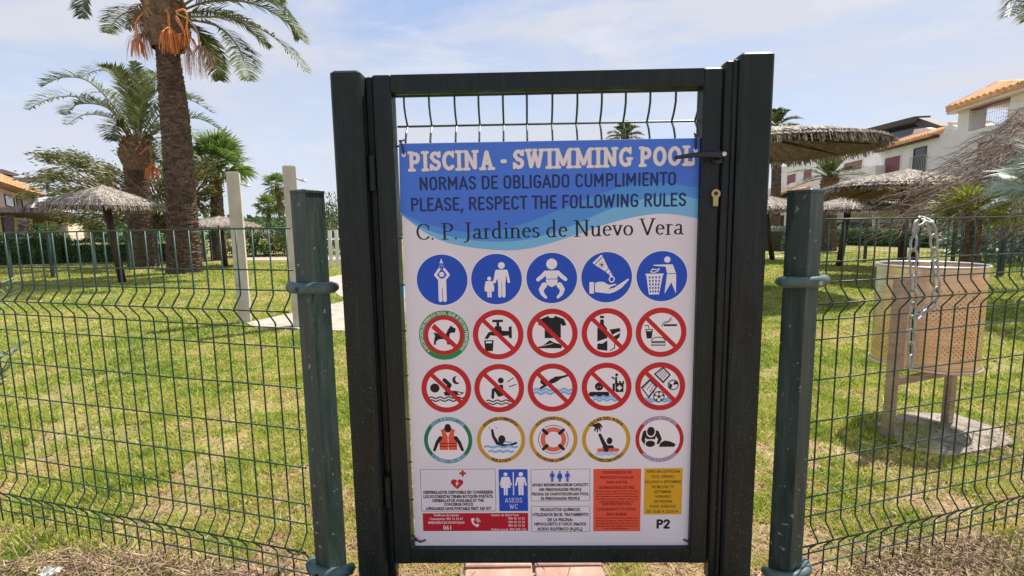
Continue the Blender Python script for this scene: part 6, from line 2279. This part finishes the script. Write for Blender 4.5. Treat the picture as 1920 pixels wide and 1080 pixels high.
# young palm with yellow-green leaves below the twigs, and a blue-green fan palm at the right edge
pY = 7.1
b0 = at(1822, 492, pY)
fan_palm((b0.x, b0.y, 0), 0, .56, .105, .10, 26, M['fanyellow'], 'low palm with yellow green leaves below the dry twigs', 41, 18, top=at(1822, 412, pY), lo=-10, hi=60, wf=.25)
b0 = at(1980, 470, 6.0)
fan_palm((b0.x, b0.y, 0), 0, .62, .10, .09, 20, M['fanblue'], 'pale blue green fan palm at the right edge of the picture', 42, 30, top=at(1980, 350, 6.0), lo=-30, hi=70, wf=.16)


# ------------------------------------------------------------------ oleander sprigs at the left edge, paper scrap
def sprig():
    t = thing('oleander_shrub', 'narrow grey green leaves poking in at the left edge behind the fence', 'shrub', tuple(Vector((at(-60, 700, 2.5).x, 2.5, 0))))
    rg = random.Random(3)
    b, lf = MB(), MB()
    for pts in ([(-60, 900), (-40, 760), (0, 700), (28, 655)], [(-60, 900), (-60, 700), (-25, 600), (18, 545)], [(-60, 900), (-70, 760), (-30, 690), (6, 668)], [(-70, 900), (-90, 640), (-40, 560), (2, 532)], [(-60, 900), (-30, 800), (-10, 730), (2, 700)]):
        C_ = resample([at(x, y, 2.45 + rg.uniform(-.1, .1)) if y < 900 else Vector((at(-60, 700, 2.5).x, 2.5, 0)) for x, y in pts], 16)
        b.tube(C_, [.006 * (1 - .7 * k / 16) for k in range(17)], 5)
        for k in range(8, 17):
            for q_ in range(3):
                c = C_[k]; a = rg.uniform(0, 6.28)
                d = ((C_[k] - C_[k - 1]).normalized() * .8 + Vector((math.cos(a), math.sin(a), rg.uniform(-.2, .4)))).normalized()
                L_ = rg.uniform(.05, .085); w_ = d.cross(Vector((rg.gauss(0, 1), rg.gauss(0, 1), 1))).normalized() * .006
                lf.add([c, c + d * L_ * .45 - w_, c + d * L_, c + d * L_ * .45 + w_], [(0, 1, 2, 3)], 0, rg.random())
    b.build('stems', M['branch'], t)
    lf.build('leaves', M['greyleaf'], t, tone=True)


sprig()
pp = gnd(98, 1100)
b = MB()
rg = random.Random(9)
n = 7
vs = [(pp.x + (i / (n - 1) - .5) * .05 + rg.uniform(-.006, .006), pp.y + (j / (n - 1) - .5) * .045 + rg.uniform(-.006, .006), .05 + abs(rg.gauss(0, .011))) for j in range(n) for i in range(n)]
b.add(vs, [(j * n + i, j * n + i + 1, (j + 1) * n + i + 1, (j + 1) * n + i) for j in range(n - 1) for i in range(n - 1)])
o = b.build('paper_scrap', M['paper'])
tagit(o, 'crumpled white paper scrap lying in the dry cuttings at the lower left', 'litter')


# ------------------------------------------------------------------ houses
class Facade:
    def __init__(s, parent, o, d, flip=1):
        s.o = Vector((o[0], o[1], 0)); s.d = Vector((d[0], d[1], 0)).normalized()
        s.n = Vector((s.d.y, -s.d.x, 0)) * flip          # outward, towards the camera's side
        s.t = parent

    def sz(s, px, py, dep=0.0):
        p = onplane(px, py, s.o + s.n * dep, s.n)
        return (p - s.o).dot(s.d), p.z

    def W(s, a, z, dep):
        v = s.o + s.d * a + s.n * dep
        return (v.x, v.y, z)

    def prism(s, name, m, pts, d0, d1, parent=None, ref=0.0, px=True, build=True, b=None):
        """pts (pixels read on the plane at depth ref, or s/z pairs) extruded from depth d0 to d1"""
        q_ = [s.sz(x, y, ref) for x, y in pts] if px else pts
        n = len(q_)
        own = b is None
        b = b or MB()
        b.add([s.W(a, z, d0) for a, z in q_] + [s.W(a, z, d1) for a, z in q_], [tuple(range(n - 1, -1, -1)), tuple(range(n, 2 * n))] + [(i, (i + 1) % n, n + (i + 1) % n, n + i) for i in range(n)])
        if own and build:
            return b.build(name, m, parent or s.t)
        return b


def box_window(Fc, x0, y0, x1, y1, m, sill=True, slats=6, dep=0.0):
    """frame proud of the wall, shutter leaf inside it"""
    a, z1 = Fc.sz(x0, (y0 + y0) / 2, dep); b_, _ = Fc.sz(x1, y0, dep)
    z1 = (Fc.sz(x0, y0, dep)[1] + Fc.sz(x1, y0, dep)[1]) / 2; z0 = (Fc.sz(x0, y1, dep)[1] + Fc.sz(x1, y1, dep)[1]) / 2
    a, b_ = min(a, b_), max(a, b_)
    w_ = .06
    f = MB()
    for (p0, p1, q0, q1) in ((a, b_, z0 - w_, z0), (a, b_, z1, z1 + w_), (a - w_, a, z0 - w_, z1 + w_), (b_, b_ + w_, z0 - w_, z1 + w_)):
        Fc.prism('', None, [(p0, q0), (p1, q0), (p1, q1), (p0, q1)], dep + .002, dep + .05, px=False, b=f)
    fr = f.build('window', M['wall'] if m is M['shutter'] else M['darkwood'], Fc.t)
    g_ = MB(); Fc.prism('', None, [(a, z0), (b_, z0), (b_, z1), (a, z1)], dep + .003, dep + .02, px=False, b=g_)
    if m is M['shutter']:
        k = max(3, int((z1 - z0) / .16))
        for i in range(k):
            zz = z0 + (z1 - z0) * (i + .5) / k
            Fc.prism('', None, [(a + .03, zz - .05), (b_ - .03, zz - .05), (b_ - .03, zz + .03), (a + .03, zz + .03)], dep + .02, dep + .032, px=False, b=g_)
    g_.build('shutter' if m is M['shutter'] else 'pane', m, fr)


def tiled(Fc, s0, s1, z0, z1, d0, d1, parent, n=None, name='tile_roof', fascia=True):
    """sloping roof strip: high at depth d0, low at d1, with round tile ribs running down the slope"""
    b = MB()
    P = lambda a, u, o: (Vector(Fc.W(a, z1 + (z0 - z1) * u, d0 + (d1 - d0) * u)) + Vector((0, 0, o)))
    b.add([P(s0, 0, 0), P(s1, 0, 0), P(s1, 1, 0), P(s0, 1, 0), P(s0, 0, -.12), P(s1, 0, -.12), P(s1, 1, -.12), P(s0, 1, -.12)],
          [(0, 1, 2, 3), (7, 6, 5, 4), (0, 4, 5, 1), (1, 5, 6, 2), (2, 6, 7, 3), (3, 7, 4, 0)])
    n = n or max(2, int((s1 - s0) / .28))
    for i in range(n):
        a = s0 + (s1 - s0) * (i + .5) / n
        b.tube([P(a, -.01, .02), P(a, 1.02, .02)], (s1 - s0) / n * .33, 6)
    return b.build(name, M['tile'], parent)


# white terraced houses on the right
tH = thing('white_house', 'white two storey houses with maroon shutters and tiled eaves behind the right lawn', 'house', (22, 26, 0))
FH = Facade(tH, (18.9, 0), (.168, .986), -1)
s_near = FH.sz(1960, 300)[0]
s_mid = FH.sz(1650, 300)[0]
s_far = FH.sz(1441, 300)[0]
s_tow = FH.sz(1794.5, 300)[0]
z_eave = FH.sz(1700, 268)[1]
FH.prism('wall', M['wall'], [(s_tow, 0), (s_mid, 0), (s_mid, z_eave), (s_tow, z_eave)], -7, 0, px=False)
FH.prism('wall', M['wall'], [(s_mid + .01, 0), (s_far, 0), (s_far, 7.2), (s_mid + .01, 6.5)], -7, -.9, px=False)
# gable wall, parapet, chimney wall
FH.prism('parapet', M['wall'], [(1650, 286), (1655, 266), (1698, 252), (1701, 243), (1722, 240), (1762, 250), (1762, 262), (1722, 262)], -2.2, -1.2, ref=-.8)
FH.prism('chimney', M['wall'], [(1763, 290), (1763, 236), (1769, 236), (1769, 229), (1777, 229), (1778, 235), (1786, 238), (1787, 290)], -2.0, -.2)
e0, e1 = FH.sz(1762, 250), FH.sz(1648, 283)
tiled(FH, min(e0[0], e1[0]), max(e0[0], e1[0]), z_eave + .02, z_eave + .55, -1.1, .45, tH)
FH.prism('eave_beam', M['darkwood'], [(e0[0], z_eave - .16), (e1[0], z_eave - .16), (e1[0], z_eave - .01), (e0[0], z_eave - .01)], .002, .38, px=False)
# dark pergola roof on the terrace
pg = [(1596, 247), (1715, 217), (1764, 236), (1764, 243), (1714, 226), (1640, 246)]
b = MB(); FH.prism('', None, [(1594, 249), (1715, 218), (1716, 228), (1598, 256)], -1.4, -2.3, b=b, ref=-1.4)
b.build('terrace_roof', M['darkwood'], tH)
FH.prism('terrace_roof', M['darkwood'], [(1716, 219), (1765, 236), (1765, 247), (1735, 243), (1716, 233)], -1.6, -2.3, ref=-1.6)
FH.prism('painted_terrace_shade', M['glass'], [(1600, 264), (1600, 252), (1716, 226), (1764, 243), (1764, 262), (1655, 285)], -2.4, -2.6, ref=-2.4)  # solid dark panel standing in for the shade under the terrace roof
for r_ in ((1661, 294, 1690, 326), (1584, 303, 1618, 324), (1508, 318, 1523, 345), (1477, 327, 1493, 358)):
    box_window(FH, *r_, M['shutter'], dep=0.0 if r_[0] > 1650 else -.898)
box_window(FH, 1716, 278, 1737, 323, M['glass'])
box_window(FH, 1448, 322, 1460, 350, M['glass'], dep=-.898)
box_window(FH, 1836, 262, 1880, 300, M['shutter'])


def balcony(x0, x1, y0, y1, dep, out, ref, m=None, name='balcony'):
    a, b_ = FH.sz(x0, (y0 + y1) / 2, ref + out)[0], FH.sz(x1, (y0 + y1) / 2, ref + out)[0]
    z1 = (FH.sz(x0, y0, ref + out)[1] + FH.sz(x1, y0, ref + out)[1]) / 2; z0 = (FH.sz(x0, y1, ref + out)[1] + FH.sz(x1, y1, ref + out)[1]) / 2
    b = MB(); FH.prism('', None, [(a, z0), (b_, z0), (b_, z1), (a, z1)], ref + .003, ref + out, px=False, b=b)
    return b.build(name, m or M['wall'], tH), (min(a, b_), max(a, b_), z0, z1)


balcony(1523, 1640, 325, 352, 0, 1.5, -.9)
balcony(1480, 1519, 340, 355, 0, 1.0, -.9)
balcony(1441, 1474, 350, 364, 0, 1.0, -.9)
# tiled canopy strips and ground floor
a, b_ = sorted((FH.sz(1476, 357)[0], FH.sz(1521, 353)[0])); zc_ = FH.sz(1500, 358)[1]
tiled(FH, a, b_, zc_, zc_ + .35, .1 - .9, 1.0, tH)
FH.prism('canopy', M['darkwood'], [(1441, 367), (1474, 364), (1474, 370), (1441, 373)], -.9, .8)
FH.prism('floor_band', M['wall_warm'], [(1520, 353), (1650, 347), (1650, 364), (1520, 368)], -.897, .3)
# grey awning that slopes out over the terrace
a, b_ = sorted((FH.sz(1545, 400)[0], FH.sz(1755, 400)[0]))
zt, zb = FH.sz(1690, 352)[1], FH.sz(1690, 392)[1]
b = MB()
b.add([FH.W(a, zt, .01), FH.W(b_, zt, .01), FH.W(b_, zb, 2.6), FH.W(a, zb, 2.6), FH.W(a, zt - .03, .01), FH.W(b_, zt - .03, .01), FH.W(b_, zb - .03, 2.6), FH.W(a, zb - .03, 2.6), FH.W(b_, zb - .22, 2.62), FH.W(a, zb - .22, 2.62)],
      [(0, 1, 2, 3), (7, 6, 5, 4), (3, 2, 8, 9), (0, 4, 5, 1), (1, 5, 6, 2), (3, 7, 4, 0)])
b.build('awning', M['awning'], tH)
for x0, x1 in ((1548, 1585), (1592, 1640), (1648, 1700), (1706, 1752)):
    box_window(FH, x0, 418, x1, 446, M['glass'])
for px in (1588, 1644, 1703):
    FH.prism('pillar', M['wall_warm'], [(px - 2, 452), (px + 2, 452), (px + 2, 402), (px - 2, 402)], 2.2, 2.5, ref=2.3)
box_window(FH, 1446, 405, 1470, 436, M['glass'], dep=-.898)
# railing at the french window
b = MB()
r0, r1 = FH.sz(1708, 323), FH.sz(1741, 318)
for i in range(12):
    a = r0[0] + (r1[0] - r0[0]) * i / 11
    b.tube([FH.W(a, r0[1], .12), FH.W(a, r0[1] + .85, .12)], .012, 4)
b.tube([FH.W(r0[0], r0[1] + .85, .12), FH.W(r1[0], r0[1] + .85, .12)], .02, 5)
b.tube([FH.W(r0[0], r0[1], .12), FH.W(r1[0], r0[1], .12)], .02, 5)
b.build('railing', M['galv'], tH)

# tower with an open belvedere and hipped tile roof
tT = thing('tower_house', 'white tower with open belvedere under an orange hipped tile roof, upper right', 'house', (24, 24, 0))
FT = Facade(tT, (18.9, 0), (.168, .986), -1)
sA = FT.sz(1794.5, 250)[0]; sB = FT.sz(1815, 250)[0]; sC = FT.sz(1890, 240)[0]; sD = FT.sz(1921, 240)[0]
zf = (FT.sz(1815, 245)[1] + FT.sz(1885, 232)[1]) / 2
zo = FT.sz(1815, 203)[1]
zt = FT.sz(1794.5, 203)[1]
DT = -2.6
dirn = -1 if sD < sA else 1
FT.prism('wall', M['wall'], [(sA, 0), (sD, 0), (sD, zf), (sA, zf)], DT, .02, px=False)
for (p0, p1) in ((sA, sB), (sC, sD)):
    FT.prism('pillar', M['wall'], [(p0, zf + .001), (p1, zf + .001), (p1, zo), (p0, zo)], -.75, .02, px=False)
    FT.prism('pillar', M['wall_warm'], [(p0, zf + .001), (p1, zf + .001), (p1, zo), (p0, zo)], DT, DT + .4, px=False)
FT.prism('lintel', M['wall'], [(sA, zo + .001), (sD, zo + .001), (sD, zt + .0), (sA, zt + .0)], DT, .02, px=False)
FT.prism('beam', M['shutter'], [(sB, zo - .16), (sC, zo - .16), (sC, zo - .002), (sB, zo - .002)], -.5, -.02, px=False)
FT.prism('beam', M['shutter'], [(sB, zo - .16), (sC, zo - .16), (sC, zo - .002), (sB, zo - .002)], DT + .1, DT + .5, px=False)
b = MB()
for i in range(18):
    a = sB + (sC - sB) * (i + .5) / 18
    for dd in (-.1, DT + .1):
        b.tube([FT.W(a, zf, dd), FT.W(a, zf + .95, dd)], .005, 4)
for dd in (-.1, DT + .1):
    b.tube([FT.W(sB, zf + .95, dd), FT.W(sC, zf + .95, dd)], .02, 5)
rl_ = b.build('railing', M['galv'], tT)
rl_['kind'] = 'stuff'
# hipped roof
ov = .38
c0, c1, c2, c3 = (sA - dirn * ov, .02 + ov), (sD + dirn * ov, .02 + ov), (sD + dirn * ov, DT - ov), (sA - dirn * ov, DT - ov)
ze = zt + .02
apx = FT.sz(1873, 157, DT / 2)
za_ = apx[1]
sm_ = (sA + sD) / 2; dm = (.02 + DT) / 2
b = MB()
V4 = [FT.W(c[0], ze, c[1]) for c in (c0, c1, c2, c3)]
Vb = [FT.W(c[0], ze - .14, c[1]) for c in (c0, c1, c2, c3)]
ap = FT.W(apx[0], za_, dm)
b.add(V4 + Vb + [ap], [(0, 1, 8), (1, 2, 8), (2, 3, 8), (3, 0, 8), (0, 4, 5, 1), (1, 5, 6, 2), (2, 6, 7, 3), (3, 7, 4, 0), (7, 6, 5, 4)])
for i in range(4):
    A_, B_ = Vector(V4[i]), Vector(V4[(i + 1) % 4]); ap_ = Vector(ap)
    n = 13
    for k in range(1, n):
        u = k / n
        e = A_.lerp(B_, u)
        # a rib runs straight up the slope until it meets the hip
        u0_ = min(.95, max(.05, (ap_ - A_).dot(B_ - A_) / (B_ - A_).length_squared))
        h = u / u0_ if u < u0_ else (1 - u) / (1 - u0_)
        mid = A_.lerp(B_, u0_)
        top = e + (ap_ - mid) * h
        b.tube([e + Vector((0, 0, .02)), top + Vector((0, 0, .02))], .13, 7)
    b.tube([A_ + Vector((0, 0, .05)), ap_ + Vector((0, 0, .05))], .11, 6)
b.build('tile_roof', M['tile'], tT)
FT.prism('fascia', M['wall_warm'], [(c0[0], ze - .30), (c1[0], ze - .30), (c1[0], ze - .145), (c0[0], ze - .145)], -.1, .02 + ov - .05, px=False)

# cream house on the left, seen along its front
tL = thing('cream_house', 'cream house with terracotta eaves and dark roof pergolas at the far left', 'house', (-27, 27, 0))
FL = Facade(tL, (-26.8, 26), (-.6, .8), 1)


FL.prism('wall', M['wall_warm'], [(-60, 470), (150, 462), (150, 407), (128, 403), (60, 372), (0, 352), (-60, 335)], -6, 0)
FL.prism('wall', M['wall_warm'], [(152, 461), (200, 459), (200, 440), (168, 424), (152, 421)], -6, -.3)
FL.prism('tile_roof', M['tile'], [(-60, 318), (0, 338), (52, 360), (52, 366), (0, 351), (-60, 334)], -4.5, .8)
FL.prism('parapet', M['wall'], [(45, 392), (62, 396), (62, 368), (55, 366), (55, 350), (47, 348), (45, 362)], -.8, .5)
FL.prism('parapet', M['wall'], [(22, 352), (32, 355), (32, 345), (22, 342)], -.8, .5)
FL.prism('parapet', M['wall'], [(64, 392), (130, 408), (130, 392), (100, 374), (64, 362)], -3, -.01)
for pts in ([(-60, 312), (-10, 318), (26, 318), (56, 328), (50, 331), (22, 325), (-60, 322)], [(33, 331), (48, 333), (95, 335), (120, 341), (110, 344), (60, 338)]):
    FL.prism('pergola_roof', M['darkwood'], pts, -4.5, -.5)
for x, y0, y1 in ((24, 322, 344), (47, 330, 352), (53, 331, 350), (66, 338, 352), (112, 343, 360), (-8, 320, 338)):
    FL.prism('pergola_post', M['darkwood'], [(x - 1, y0), (x + 1, y0), (x + 1.4, y1), (x - .6, y1)], -1.0, -.8)
FL.prism('awning', M['darkwood'], [(-60, 388), (0, 396), (60, 404), (126, 414), (126, 419), (60, 411), (0, 405), (-60, 398)], 0.02, 2.6)
FL.prism('awning', M['darkwood'], [(160, 417), (200, 421), (200, 425), (160, 421)], -.28, 1.6)
for x, y0, y1 in ((18, 404, 432), (44, 408, 432), (116, 416, 432)):
    FL.prism('awning_post', M['darkwood'], [(x - 2, y0), (x + 2, y0), (x + 2, y1 + 14), (x - 2, y1 + 14)], 2.2, 2.4, ref=2.3)
for r_ in ((62, 414, 84, 440), (2, 410, 14, 440), (90, 419, 110, 440), (8, 368, 24, 386), (30, 374, 40, 390)):
    box_window(FL, *r_, M['glass'])

# distant hills of green beyond the lawn so the ground does not end in a bare line
r = np.random.default_rng(77)
n = 26000
x = r.uniform(-150, 190, n); y = r.uniform(80, 120, n)
hmax = 1.6 + 2.6 * vnoise(x, y * 0, .08, 9)
P = np.stack([x, y, r.random(n) * hmax], 1)
leaf_cloud('far_trees', P, 1.5, .8, M['hedge'], None, 'stuff', seed=78)
